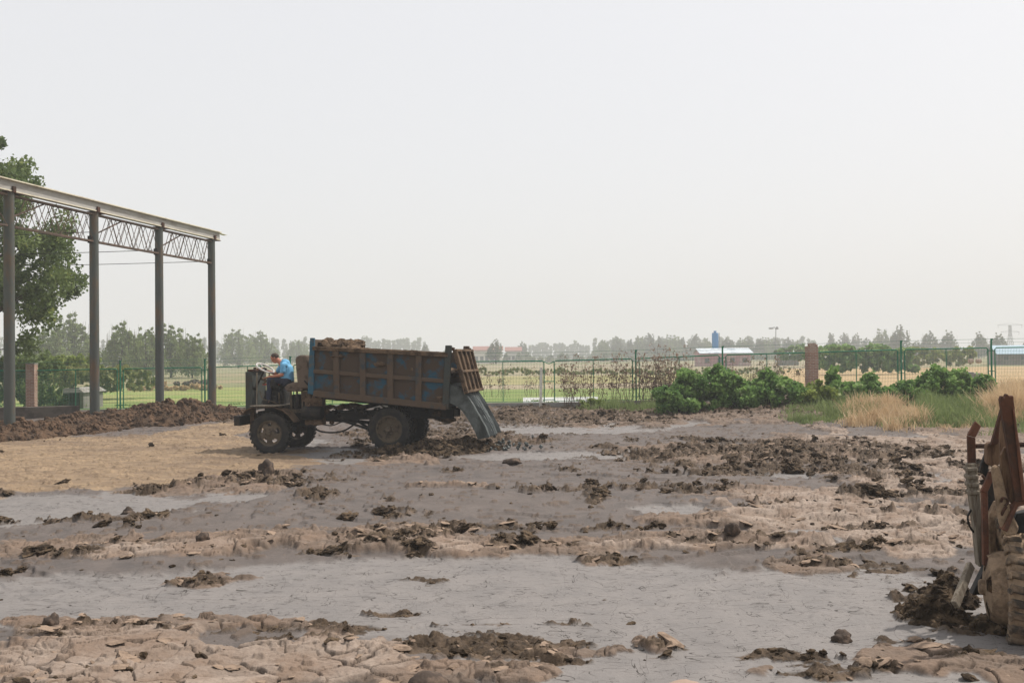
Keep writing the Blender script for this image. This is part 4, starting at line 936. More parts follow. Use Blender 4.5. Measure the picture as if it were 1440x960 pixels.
# plank prop and churned mud pile beside the truck
m = MB(); m.beam(W(1365, 794, 8.55), W(1343, 850, 8.25), .075, .045, up=(.3, -1, 0)); o = m.build('wooden_plank', M['plank'], None, bevel=.005)
tag(o, 'short grey timber plank leaning in the mud pile beside the rusty truck', 'plank')
def gp(u, v): p = at(u, v, Z=.05); return p
c1_, c2_, c3_ = gp(1345, 868), gp(1310, 862), gp(1370, 850)
heap('mud_pile', 'dark churned mud pile heaped beside the rusty truck wheel at right', 'mud pile', [(c1_.x, c1_.y + .1, .42, .17), (c2_.x, c2_.y + .05, .34, .10), (c3_.x - .05, c3_.y + .25, .38, .22), (c1_.x + .2, c1_.y - .25, .25, .10)], M['clod'], 77, .012, n=420, size=(.008, .05))
def ico_template(n):
    b_ = bmesh.new(); bmesh.ops.create_icosphere(b_, subdivisions=n, radius=1); v_ = np.array([v.co for v in b_.verts]); f_ = np.array([[v.index for v in f.verts] for f in b_.faces]); b_.free(); return v_, f_
# single stones
def stone(u, v, r, mt, label, sq=(1.3, 1, .7), seed=1):
    p = at(u, v, Z=.03); v_, f_ = ico_template(3); ph = seed*3.7
    nn = vn(v_[:, 0]*1.6 + ph, v_[:, 1]*1.6 + v_[:, 2]*1.2, seed) + .55*vn(v_[:, 0]*4 + ph, v_[:, 1]*4 - v_[:, 2]*4, seed + 7) + .25*vn(v_[:, 0]*9 - v_[:, 2]*8, v_[:, 1]*9 + ph, seed + 9)
    if mt is M['palestone'] or seed == 2: nn = nn*.25 + .65
    o = np_mesh('stone', v_*(.30 + .80*nn)[:, None]*r*1.15*np.array(sq), f_, mt); o.location = (p.x, p.y, ground_z(p.x, p.y) + r*.2); tag(o, label, 'stone')
    return o
stone(601, 958, .10, M['stone'], 'smooth dark brown stone on the crust at the bottom middle', (1.3, 1, .8), 2)
stone(962, 964, .085, M['palestone'], 'pale pinkish stone half cut by the bottom edge', (1.5, 1, .6), 3)
stone(1184, 896, .065, M['stone'], 'knobbly dark stone alone on the grey wet mud right of middle', (1, 1, .9), 5)
stone(720, 652, .11, M['stone'], 'low dark lump on smooth mud in front of the sludge stream', (1.4, 1, .6), 6)
stone(374, 669, .14, M['stone'], 'upright dark lump of earth on mud below the truck front wheel', (.8, .8, 1.1), 7)
stone(181, 721, .10, M['stone'], 'brown lump of earth at the end of the left grey flow', (1, 1, .9), 8)
stone(286, 770, .06, M['stone'], 'small dark lump on the pale crust band at left middle', (1, 1, .9), 9)
stone(1029, 764, .08, M['stone'], 'dark jagged lump on the pale crust band right of centre', (.9, .9, 1.1), 10)
stone(73, 877, .055, M['stone'], 'small dark pointed lump at the lower left edge of the grey flow', (1, 1, 1.1), 11)
stone(1240, 906, .04, M['stone'], 'tiny dark pebble on grey mud at lower right', (1, 1, .8), 12)

# ================================================================== open shed frame
cz = [30.0, 34.2, 38.3, 42.4]; cu = [(14.5, 610), (134, 583), (224.5, 575), (299.5, 577)]
shed = empty('shed_frame', at(14, 600, Y=30.0))
shed.location.z = 0
SI = Matrix.Translation(-shed.location)
tag(shed, 'unfinished shed frame of four tall round columns under a lattice truss and gutter beam', 'shed frame')
def cx_at(Yd): # columns stand on one straight line
    xa, xb = at(13, 440, Y=30).x, at(298, 460, Y=42.4).x; return xa + (xb - xa)*(Yd - 30)/12.4
HT = 7.42; dirL = (Vector((cx_at(42.4), 42.4, 0)) - Vector((cx_at(30), 30, 0))).normalized(); side = Vector((dirL.y, -dirL.x, 0))
for k, Yd in enumerate(cz):
    m = MB(); m.tube([(cx_at(Yd), Yd, -.1), (cx_at(Yd), Yd, 3.6), (cx_at(Yd), Yd, HT)], [.162, .157, .150], 20); cc = m.build('column', M['column'], shed, True, inv=SI)
    m = MB(); m.beam(Vector((cx_at(Yd), Yd, HT + .012)) - dirL*.18, Vector((cx_at(Yd), Yd, HT + .012)) + dirL*.55, .32, .022)
    m.beam(Vector((cx_at(Yd), Yd, HT + .1)) + side*.17 - dirL*.06, Vector((cx_at(Yd), Yd, HT + .1)) + side*.17 + dirL*.08, .05, .18); m.build('bearing_plate', M['rust'], cc, inv=SI)
    if k: m = MB(); m.beam(Vector((cx_at(Yd), Yd, 6.47)) - dirL*.28, Vector((cx_at(Yd), Yd, 6.47)) - dirL*.14, .12, .24); m.build('truss_seat', M['black'], cc, inv=SI)
pA, pB = Vector((cx_at(22.5), 22.5, 0)), Vector((cx_at(42.9), 42.9, 0))
up = Vector((0, 0, 1))
m = MB(); m.beam(pA + up*(HT + .20), pB + up*(HT + .20), .26, .30); m.build('gutter_beam', M['gutter'], shed, inv=SI)
m = MB(); m.beam(pA + up*(HT + .37) + side*.03, pB + up*(HT + .37) + side*.03, .40, .035); m.beam(pA + up*(HT + .047) + side*.145, pB + up*(HT + .047) + side*.145, .025, .035); m.build('gutter_flange', M['gutteredge'], shed, inv=SI)
m = MB(); m.beam(pB + up*(HT + .36), pB + up*(HT + .34) + dirL*.75, .2, .012); m.build('sheet_offcut', M['gutteredge'], shed, inv=SI)
spans = [(22.6, 30.0)] + list(zip(cz, cz[1:]))
for ya, yb in spans:
    a, b = Vector((cx_at(ya), ya, 0)), Vector((cx_at(yb), yb, 0)); d = (b - a).normalized(); a += d*.16; b -= d*.16; L = (b - a).length
    tr_ = MB(); T1, T2, B1 = HT - .07, HT - .30, HT - 1.0
    root = None
    for off, h0, hh in ((.07, T1, .05), (-.07, T1, .05), (.07, B1, .055), (-.07, B1, .055)): tr_.beam(a + side*off + up*h0, b + side*off + up*h0, .05, hh)
    root = tr_.build('lattice_truss', M['rusttruss'], shed, inv=SI)
    lb = MB(); n = 4
    for q, off in ((0, .07), (.5, -.07), (.25, .05), (.75, -.05)):
        for k in range(n):
            s0, s1, s2 = (k + q)/n*L, (k + q + .5)/n*L, (k + q + 1)/n*L
            for p0, p1, h0, h1 in ((s0, s1, B1, T1), (s1, s2, T1, B1)):
                if p1 <= L + .01: lb.beam(a + d*p0 + side*off + up*h0, a + d*min(p1, L) + side*off + up*h1, .016, .016)
    lb.beam(a + side*0 + up*(B1 + .3), a + d*1.6 + up*(T1 + .02), .04, .04)
    lb.build('lattice_bars', M['rusttruss'], root, inv=SI)
for Yd, hh, ln in ((34.2, 6.75, 9), (38.3, 6.55, 12), (42.4, 6.50, 14)):
    m = MB(); m.tube(smooth_pts([(cx_at(Yd) - .1, Yd, hh), (cx_at(Yd) - ln*.5, Yd, hh - .10), (cx_at(Yd) - ln, Yd, hh - .05)], 8), .012, 6); m.build('tie_cable', M['black'], shed, inv=SI)

# ================================================================== fence
def fY(u): return 44.2 - (u - 169)/(1400 - 169)*3.0
tops = [(-200, 521), (-70, 521), (44, 521), (169, 518.5), (288, 516.5), (408, 513), (526, 510.5), (645, 508.5), (772, 507.3), (894, 504.2), (1016, 499), (1141, 495.5), (1267, 491.5), (1394, 488.8), (1522, 487)]
FP = []
for u, v in tops: p = at(u, v, Y=fY(u)); FP.append((u, p.x, p.y, p.z))
PH = 1.76
def fence_run(i0, i1, label, fm, skip_post=(), endgap0=.14, endgap1=.14):
    base = Vector((FP[i0][1], FP[i0][2], 0)); fr_ = empty('mesh_fence', base); tag(fr_, label, 'fence'); inv = Matrix.Translation(-base)
    for i in range(i0, i1):
        a, b = Vector(FP[i][1:]), Vector(FP[i + 1][1:]); d = (b - a); dn = Vector((d.x, d.y, 0)).normalized(); L = Vector((d.x, d.y, 0)).length
        g0 = .22 if FP[i][0] == 772 else .14; g1 = .22 if FP[i + 1][0] == 772 else .14
        zz = lambda t: a.z + (b.z - a.z)*t/L
        def P(t, h): return Vector((a.x + dn.x*t, a.y + dn.y*t, zz(t) - PH + h))
        t0, t1 = g0, L - g1
        m = MB(); m.tube([P(t0, .03), P(t0, PH - .06), P(t0 + .06, PH), P(t1 - .06, PH), P(t1, PH - .06), P(t1, .03)], .026, 8); m.tube([P(t0, .02), P(t1, .02)], .014, 6)
        pn = m.build('fence_panel', fm, fr_, True, inv=inv)
        m = MB(); m.tube([P((t0 + t1)/2, .02), P((t0 + t1)/2, PH)], .021, 6); m.build('stiffener', fm, pn, True, inv=inv)
        m = MB(); n = 54
        for k in range(1, n):
            t = t0 + (t1 - t0)*k/n
            if k != n//2: m.tube([P(t, .02), P(t, PH)], .0048, 3)
        for k in range(1, 12): m.tube([P(t0, PH*k/12), P(t1, PH*k/12)], .0036, 3)
        m.build('wire_mesh', M['wire'], pn, inv=inv)
        m = MB(); m.tube([P(-.02, PH + .36), P(L + .02, PH + .36)], .006, 4); m.tube([P(-.02, PH + .22), P(L + .02, PH + .22)], .004, 4); m.build('top_wire', M['wire'], fr_, inv=inv)
    for i in range(i0, i1 + 1):
        u, x, y, z = FP[i]
        if u in skip_post: 
            if u == 772:
                for hh, dp in ((PH - .12, .1), (PH*.5, 0), (.10, .0)): m = MB(); m.tube(smooth_pts([(x - .22, y, z - PH + hh + dp), (x, y, z - PH + hh), (x + .22, y, z - PH + hh + dp)], 3), .02, 6); m.build('link_bar', fm, fr_, True, inv=inv)
            continue
        m = MB(); m.tube([(x, y, z - PH - .25), (x, y, z + .38)], .036, 8); m.tube([(x, y, z + .05), (x, y - .02, z + .24), (x + .06, y, z + .38)], .02, 6)
        for hh in (PH - .12, PH*.45, .15): m.beam((x - .14, y, z - PH + hh), (x + .14, y, z - PH + hh), .02, .03)
        m.build('fence_post', fm, fr_, True, inv=inv)
fence_run(0, 2, 'green wire mesh fence left of the left brick pillar', M['fence'], (44, 1141))
fence_run(2, 11, 'long green wire mesh fence running behind the truck between the two brick pillars', M['fence'], (44, 772, 1141))
fence_run(11, 14, 'green wire mesh fence right of the right brick pillar behind the bushes', M['fence'], (1141,))
def pillar(u, Y, v0, v1, wd, label, ragged):
    a = at(u, v0, Y=Y); b = at(u, v1, Y=Y); o = empty('brick_pillar', (a.x, a.y, b.z), R(4)); tag(o, label, 'brick pillar'); h = a.z - b.z
    m = MB(); m.box(-wd/2, wd/2, -wd/2, wd/2, -.5, h); m.build('shaft', M['brick'], o, bevel=.008)
    m = MB(); rg = random.Random(int(u))
    if ragged:
        for k in range(7): x, y = rg.uniform(-wd/2, wd/2 - .1), rg.uniform(-wd/2, wd/2 - .1); m.box(x, x + .2, y, y + .1, h + .002, h + rg.uniform(.05, .14))
        for k in range(9): m.blob((rg.uniform(-wd/2, wd/2), rg.uniform(-wd/2, wd/2), h + .03), .05, 7, .3, k)
    else: m.box(-wd/2 - .015, wd/2 + .015, -wd/2 - .015, wd/2 + .015, h, h + .05)
    m.build('cap', M['brick'] if ragged else M['concrete'], o)
pillar(44.5, fY(44) - .15, 512, 580, .38, 'red brick pillar with flat cap in the left fence', False)
pillar(1141, fY(1141) - .15, 487, 545, .42, 'red brick pillar with ragged broken top in the right fence', True)
# plinth wall under the fence
m = MB()
for i in range(0, 10):
    a, b = FP[i], FP[i + 1]; za, zb = a[3] - PH - .02, b[3] - PH - .02
    m.hexa([(a[1], a[2] - .12, -.3), (b[1], b[2] - .12, -.3), (b[1], b[2] + .12, -.3), (a[1], a[2] + .12, -.3), (a[1], a[2] - .12, za), (b[1], b[2] - .12, zb), (b[1], b[2] + .12, zb), (a[1], a[2] + .12, za)])
o = m.build('low_wall', M['concrete']); tag(o, 'low grey concrete plinth wall under the green mesh fence', 'low wall')
p, q = at(-60, 583, Y=37.5), at(112, 579, Y=39.5)
m = MB(); m.beam(p, q, .25, .5); o = m.build('kerb_wall', M['darkwall'], None, bevel=.02); tag(o, 'dark damp kerb wall between the left columns and the brick pillar', 'low wall')
p = at(760, 572, Y=42.6); m = MB(); m.beam((p.x, p.y, -.1), (p.x + .05, p.y, p.z + 1.68), .11, .07, up=(0, 1, 0)); o = m.build('timber_post', M['whitewood']); tag(o, 'upright white timber post standing in front of the fence gap', 'post')
# brown soil ridge along the columns
M['soil'] = mat('red_brown_dug_soil', (.115, .070, .043), (.055, .036, .024), 1.6, .42, .6, .95, bump=1, bscale=14, dist=.05, var=.25)
pts = []
rg = random.Random(12)
for k in range(22):
    t = k/21; u = -40 + 350*t; Y = 29.3 + 8.6*t; x = at(u, 600, Y=Y).x
    pts.append((x, Y, 1.5 + .5*rg.random() - .5*(t > .93), .38 + .20*rg.random() + (.26 if .68 < t < .9 else 0)))
    if k % 2 == 0: pts.append((x + .2, Y - 1.2, 1.0, .25 + .2*rg.random()))
heap('soil_ridge', 'long ridge of red brown dug soil heaped around the shed columns', 'soil heap', pts, M['soil'], 55, .05, n=2800, size=(.02, .12))
# ================================================================== foliage
def leaves_np(C, n_per, size, seed, aspect=1.5, clvar=None, flat=0.0):
    """C: (k,4) clump centres and radii -> leaf quads with a per leaf tone"""
    rg = np.random.default_rng(seed); k = len(C); N_ = k*n_per
    cl = np.repeat(np.arange(k), n_per); d = rg.normal(size=(N_, 3)); d /= np.linalg.norm(d, axis=1)[:, None]
    rad = rg.random(N_)**.5; P = C[cl, :3] + d*(rad*C[cl, 3])[:, None]
    a = rg.normal(size=(N_, 3)); a[:, 2] *= (1 - flat); a /= np.linalg.norm(a, axis=1)[:, None]; b = rg.normal(size=(N_, 3)); b = np.cross(a, b); b /= np.linalg.norm(b, axis=1)[:, None]
    s = size*(.6 + .8*rg.random(N_))[:, None]
    V = np.stack([P - a*s*aspect*.5, P + b*s*.42, P + a*s*aspect*.5, P - b*s*.42], 1).reshape(-1, 3)
    Fc = np.arange(N_*4).reshape(-1, 4)
    cv = (rg.random(k) if clvar is None else clvar)[cl]; va = np.clip(.55*cv + .45*rg.random(N_) , 0, 1)
    return V, Fc, np.repeat(va, 4)
def foliage(name, C, n_per, size, seed, material, parent=None, aspect=1.5):
    V, Fc, va = leaves_np(np.array(C, dtype=float), n_per, size, seed, aspect); return np_mesh(name, V, Fc, material, parent, False, dict(var=va))

def crown_clumps(rg, H, trunk, w, n, style):
    """clump centres of a crown and the limbs that carry them, tree standing at the origin"""
    C = []; limbs = []
    for i in range(n):
        az = rg.uniform(0, 6.28); rr = math.sqrt(rg.random()); x, y = math.cos(az)*rr*w*.5, math.sin(az)*rr*w*.5
        if style == 'upright': top = H*(1 - .42*rr**1.6)*rg.uniform(.84, 1.04); bot = trunk*(.5 + .8*rr) + rg.uniform(0, .15)*H; r0 = w*.10
        else: top = H*(.42 + .56*math.sqrt(max(0, 1 - rr*rr*.92)))*rg.uniform(.86, 1.04); bot = trunk*.6 + H*.22*rr*rg.random(); r0 = w*.115
        top = min(top, H*1.02); k_ = max(4, int((top - bot)/(r0*1.15)))
        P0 = Vector((0, 0, max(trunk*.5, bot*.7))); tip = Vector((x, y, top)); limbs.append([P0.lerp(tip, q) + Vector((x, y, 0))*.35*math.sin(math.pi*q) for q in (0, .25, .5, .75, 1)])
        for j in range(k_):
            q = (j + .3)/k_; r = r0*(1.12 - .85*q**1.5)*rg.uniform(.7, 1.25); sp = 1 - .25*q
            C.append((x*sp*(.75 + .4*math.sin(math.pi*min(1, q + .2))) + rg.gauss(0, w*.03), y*sp + rg.gauss(0, w*.03), bot + (top - bot)*q, r))
    return C, limbs
def make_tree(name, H, trunk, w, n, style, npl, leaf, seed, lm, tr=None, limbs_on=True):
    rg = random.Random(seed); root = empty(name); C, limbs = crown_clumps(rg, H, trunk, w, n, style)
    foliage('crown', C, npl, leaf, seed, lm, root)
    m = MB(); r0 = tr or H*.016
    m.tube([(0, 0, -.3), (rg.gauss(0, .02)*H*.2, 0, H*.3), (0, rg.gauss(0, .02)*H*.2, H*.6), (0, 0, H*.86)], [r0*1.15, r0, r0*.65, r0*.2], 8)
    for pts in limbs[::1 if limbs_on else 3]: m.tube(pts, [r0*.38, r0*.3, r0*.22, r0*.14, r0*.06], 5)
    m.build('trunk', M['bark'], root, True); return root
def place(src, u, vtop, Y, H0, first, label, group=None, cat='tree', wide=1., ground=-.12, name=None):
    top = at(u, vtop, Y=Y); h = top.z - ground; s = h/H0
    o = src if first else copy_tree(src)
    o.location = (top.x, Y, ground); o.scale = (s*wide, s*wide, s); o.rotation_euler = (0, 0, (u*1.7) % 6.28)
    tag(o, label, cat, group); return o

# the big dark tree behind the left columns
rg = random.Random(21); X0 = at(-75, 500, Y=41).x
bt = empty('broadleaf_tree', (X0, 41, 0)); tag(bt, 'big dark green broadleaf tree behind the shed columns at the left edge', 'tree')
C = []; limbs = []
def crown_hit(u, v):   # outline measured on the photograph's left side, in picture units
    env = [(190, 5), (215, 35), (250, 60), (268, 50), (285, 60), (300, 90), (325, 118), (350, 120), (380, 126), (400, 118), (420, 95), (440, 85), (462, 80), (480, 60), (495, 45)]
    for (v0, u0), (v1, u1) in zip(env, env[1:]):
        if v0 <= v <= v1: return u < u0 + (u1 - u0)*(v - v0)/(v1 - v0) - 4
    return False
n_c = 0
while n_c < 500:
    dx, dy, dz = rg.uniform(-2.6, 6.6), rg.uniform(-2.4, 2.4), rg.uniform(2.2, 11.9)
    p = Vector((X0 + dx, 41 + dy, dz)); u = 720 + F*p.x/p.y; v = 500 + (720 - u)*.0105 - F*(p.z - EYE)/p.y
    if v < 190:
        if u > -45: continue
    elif v > 496 or not crown_hit(u, v): continue
    if vn(np.array(dx*1.1 + dy*.5 + 9), np.array(dz*1.2 - dy*.4), 5) < .42: continue
    if 265 < v < 318 and u > 30 and rg.random() < .55: continue
    C.append((dx, dy, dz, rg.uniform(.26, .55))); n_c += 1
foliage('crown', C, 95, .125, 3, M['leaf_near'], bt, 1.25)
m = MB(); m.tube([(0, 0, -.2), (.1, 0, 2.5), (-.1, .1, 6), (.1, 0, 10.8)], [.34, .27, .18, .05], 12)
for c in rg.sample(C, 75):
    h0 = max(1.8, min(9.5, c[2] - 1.2 - abs(c[0])*.35)); P0 = Vector((0, 0, h0)); tip = Vector(c[:3]); mid = P0.lerp(tip, .5) + Vector((0, 0, .3)); m.tube([P0, mid, tip], [.08, .045, .015], 6)
m.build('trunk', M['bark'], bt, True)

# prototypes for the trees beyond the fence
pA_ = make_tree('field_tree', 10, 1.0, 8.0, 34, 'round', 34, .26, 101, M['leaf_mid'])
pB_ = make_tree('field_tree', 10, .8, 7.0, 36, 'upright', 30, .24, 102, M['leaf_mid'])
pC_ = make_tree('slender_tree', 10, 1.2, 3.8, 20, 'upright', 28, .22, 103, M['leaf_far'])
pD_ = make_tree('far_tree', 10, .8, 7.0, 24, 'round', 30, .32, 104, M['leaf_far'])
pE_ = make_tree('far_tree', 10, .6, 4.8, 18, 'upright', 26, .28, 105, M['leaf_far'])
used_ = set()
def pl(src, *a, **k):
    f = src.name not in used_; used_.add(src.name); return place(src, a[0], a[1], a[2], 10, f, a[3], **k)
# left group
pl(pB_, 98, 428, 150, 'tall feathery grey green tree between the first two shed columns', wide=1.15)
pl(pA_, 60, 452, 140, 'grey green tree low behind the first column and the dark tree', wide=1.1)
pl(pB_, 172, 441, 130, 'grey green tree just right of the second shed column', wide=1.0)
pl(pA_, 205, 452, 125, 'bushy tree close behind the left side of the third column', wide=.9)
pl(pB_, 240, 446, 135, 'broad grey green tree right of the third shed column', wide=1.1)
pl(pA_, 270, 462, 128, 'rounded tree close left of the fourth shed column', wide=.95)
pl(pA_, 335, 457, 260, 'wide hazy tree between the fourth column and the driver', wide=1.15)
pl(pB_, 366, 459, 270, 'hazy feathery tree directly above the driver', wide=1.25)
pl(pA_, 420, 474, 340, 'pale hazy tree behind the seat and the front of the truck bed', wide=1.2)
# middle
pl(pC_, 598, 476, 380, 'narrow cone shaped hazy tree above the rear part of the truck bed', wide=1.1)
pl(pD_, 628, 488, 380, 'small rounded hazy tree just behind the rear truck post', wide=1.3)
pl(pC_, 697, 472, 300, 'dark upright oval tree in front of the house with red roof', wide=1.75)
pl(pD_, 734, 478, 460, 'hazy rounded tree right of the house with red roof', wide=1.0)
# right singles
G1 = 'row of thin trees above the orchard hedge'
pl(pE_, 1170, 463, 420, 'thin hazy tree at the left end of the row above the orchard hedge', wide=1.15, group=G1)
pl(pE_, 1188, 463, 425, 'second thin tree from the left above the orchard hedge', wide=1.15, group=G1)
pl(pD_, 1205, 466, 430, 'third thin tree from the left above the orchard hedge', wide=.8, group=G1)
pl(pE_, 1219, 471, 440, 'pale lower tree in the row above the orchard hedge', wide=1.2, group=G1)
pl(pB_, 1240, 457, 380, 'feathery tall tree left of the tallest one above the orchard hedge', wide=1.0)
pl(pC_, 1266, 450, 330, 'tallest slender tree standing out above the orchard hedge', wide=1.5)
pl(pD_, 1308, 463, 350, 'dark bushy tree right of the tallest slender tree', wide=1.15)
pl(pD_, 1333, 462, 350, 'bushy tree with forked top between two fence posts at right', wide=1.0)
pl(pD_, 1290, 477, 350, 'low bushy tree in the gap right of the slender tree', wide=1.2)
pl(pD_, 1376, 464, 330, 'wide dark tree left of the barn with the blue roof', wide=1.0)
pl(pD_, 1403, 466, 330, 'dark tree directly behind the barn with the blue roof', wide=1.1)
pl(pD_, 1446, 470, 330, 'dark tree at the far right edge behind the barn', wide=1.0)
# poplar row behind the silo, individuals in front of the hazy wood
rg = random.Random(33); k = 0
G2 = 'poplars in the hazy row around the blue silo'
row = [(848, 474), (866, 470), (884, 473), (900, 468), (915, 463), (930, 468), (945, 466), (958, 470), (976, 465), (992, 471), (1020, 471), (1030, 474), (1044, 471), (1056, 473), (1068, 472), (1078, 470), (1093, 472), (1106, 470), (1118, 474)]
for u, v in row:
    left = u < 1000
    pl(pE_ if k % 3 else pB_, u, v, 440 if left else 400, 'hazy upright poplar in the row left of the blue silo' if left else 'hazy upright poplar in the row right of the blue silo', wide=rg.uniform(1.05, 1.5), group=G2 + (', left side' if left else ', right side')); k += 1
def wood(name, label, u0, u1, vt, Y, n, seed, leafm=M['leaf_far'], depth=20, base=-.12, sz=.5, var=3):
    rg = random.Random(seed); C = []
    for i in range(n):
        u = u0 + (u1 - u0)*(i + rg.random())/n; v = vt + rg.uniform(-var, var) + 3*math.sin(i*.7); yy = Y + rg.uniform(0, depth); t = at(u, v, Y=yy); w_ = (at(u1, 500, Y=Y).x - at(u0, 500, Y=Y).x)/n*1.6
        H_ = t.z - base
        for j in range(7): q = (j + .6)/7; C.append((t.x + rg.gauss(0, w_*.28*(1.15 - q)), yy + rg.gauss(0, w_*.3), base + H_*q*.98, max(w_*.42*(1.15 - q*.7), H_*.09)))
    o = foliage(name, C, 44, sz, seed, leafm); tag(o, label, 'wood', kind='stuff'); return o
wood('distant_wood', 'pale hazy wood beyond the truck bed', 492, 592, 477, 620, 34, 1, sz=.9)
wood('distant_wood', 'hazy wood right of the house with red roof', 742, 830, 484, 640, 32, 2, sz=.9)
wood('distant_wood', 'low hazy wood behind the poplars', 835, 1150, 478, 560, 75, 4, sz=.9)
wood('distant_wood', 'low hazy wood behind the left trees', -40, 470, 479, 520, 95, 5, sz=.8)
wood('distant_scrub', 'hazy scrub line across the fields', 470, 1150, 500, 350, 90, 6, sz=.5, var=1.5)
# hedges and crops beyond the fence
def hedge(name, label, cat, u0, u1, vt, vb, Y, n, seed, lm, sz, npl=60, var=2.0, depth=3, kind=None):
    rg = random.Random(seed); C = []; 
    for i in range(n):
        u = u0 + (u1 - u0)*rg.random(); t = at(u, vt + rg.uniform(-var, var) + 3*math.sin(u*.11), Y=Y); b = at(u, vb, Y=Y); yy = Y + rg.uniform(0, depth); q = rg.random()**.7
        C.append((t.x, yy, max(b.z, -.1) + (t.z - max(b.z, -.1))*q, rg.uniform(.6, 1.2)*(t.z - b.z)*.16))
    o = foliage(name, C, npl, sz, seed, lm); tag(o, label, cat, kind=kind); return o
hedge('orchard_hedge', 'long dense green orchard hedge behind the fence right of the ragged pillar', 'hedge', 1146, 1290, 489, 521, 105, 190, 11, M['leaf_bush'], .32, 70, 1.5)
hedge('orchard_hedge', 'yellow topped hedge running towards the barn with blue roof', 'hedge', 1270, 1375, 492, 513, 140, 120, 12, M['leaf_hedge'], .34, 60, 1.5)
hedge('orchard_hedge', 'green hedge joining the poplars and the ragged pillar', 'hedge', 1095, 1150, 489, 505, 160, 70, 13, M['leaf_bush'], .4, 60, 1.5)
hedge('shrub', 'rounded yellow green shrub behind the left brick pillar', 'shrub', 52, 122, 502, 528, 62, 90, 14, M['leaf_hedge'], .16, 90, 2)
hedge('shrub', 'dark green shrub left of the left brick pillar behind the fence', 'shrub', -30, 42, 505, 572, 47, 110, 15, M['leaf_near'], .13, 90, 4)
hedge('shrub', 'dark green shrub right of the left brick pillar behind the fence', 'shrub', 52, 66, 545, 575, 47, 18, 25, M['leaf_near'], .12, 90, 4)
hedge('maize_crop', 'tall yellow green maize standing behind the left fence', 'crop', 55, 192, 520, 548, 60, 150, 16, M['crop'], .18, 70, 2, kind='stuff')
hedge('field_weeds', 'yellowish weeds along the far field edge', 'weeds', 560, 1130, 521, 527, 100, 420, 17, M['crop'], .2, 30, 1.2, 8, kind='stuff')
hedge('reeds', 'tall dry reeds at the far edge of the left lawn', 'weeds', 160, 300, 543, 552, 76, 60, 18, M['straw'], .25, 50, 1, kind='stuff')
# round bushes in front of the fence at the right
def bush(u0, u1, vt, vb, Y, label, seed, n=70, lm='leaf_bush', sz=.105, dep=.8):
    rg = random.Random(seed); a, b = at(u0, vb, Y=Y), at(u1, vb, Y=Y); cx, hw = (a.x + b.x)/2, (b.x - a.x)/2; g_ = float(rise(np.array(cx), np.array(Y))); h = at((u0 + u1)/2, vt, Y=Y).z - g_
    root = empty('bush', (cx, Y, g_)); tag(root, label, 'bush'); C = []; n = int(n*1.3)
    lobes = [(rg.uniform(-.9, .9), rg.uniform(.6, .95)) for _ in range(max(4, int(hw*3.5)))] + [(rg.uniform(-.4, .3), 1.0)]
    while len(C) < n:
        x = rg.uniform(-1, 1); hh = max([l_[1]*math.sqrt(max(0, 1 - ((x - l_[0])/.40)**2)) for l_ in lobes] + [.45]); z = hh*rg.random()**.6; y_ = rg.uniform(-1, 1)*dep*math.sqrt(max(.05, 1 - (z/1.05)**2))
        C.append((x*hw, y_, z*h*.94 + .05 + (.12 if rg.random() < .06 else 0), rg.uniform(.10, .26)*min(1, h)))
    foliage('leaves', C, 70, sz*1.15, seed, M[lm], root, 1.15)
    m = MB()
    for c in rg.sample(C, min(16, n//4)): m.tube([(c[0]*.45, c[1]*.3, -.05), (c[0]*.8, c[1]*.7, c[2]*.6), c[:3]], [.022, .014, .006], 5)
    m.build('stems', M['bark'], root); return root
bush(945, 1060, 512, 572, 37.5, 'largest leafy green bush left of the ragged brick pillar', 41, 190)
bush(1040, 1130, 524, 572, 37.3, 'leafy bush with white flowers joined to the right of the largest bush', 42, 120)
bush(925, 975, 543, 572, 37.0, 'low green bush at the left foot of the largest bush', 43, 50)
bush(1155, 1200, 524, 565, 38, 'small peaked green bush just right of the ragged brick pillar', 44, 60)
bush(1196, 1262, 530, 566, 37.5, 'low wide green bush behind the orange dry grass', 45, 80)
bush(1286, 1390, 518, 568, 36.5, 'big dark leafy bush left of the rusty truck in front of the fence', 46, 170)
bush(1258, 1300, 536, 570, 37, 'low bush filling the gap left of the big dark leafy bush', 47, 50)
bush(1122, 1166, 534, 572, 37, 'low weedy bush at the foot of the ragged brick pillar', 48, 40, 'leaf_hedge')
bush(818, 862, 562, 575, 40.5, 'small low plant cushion at the fence foot in the middle', 49, 30, 'leaf_hedge', .07, .4)
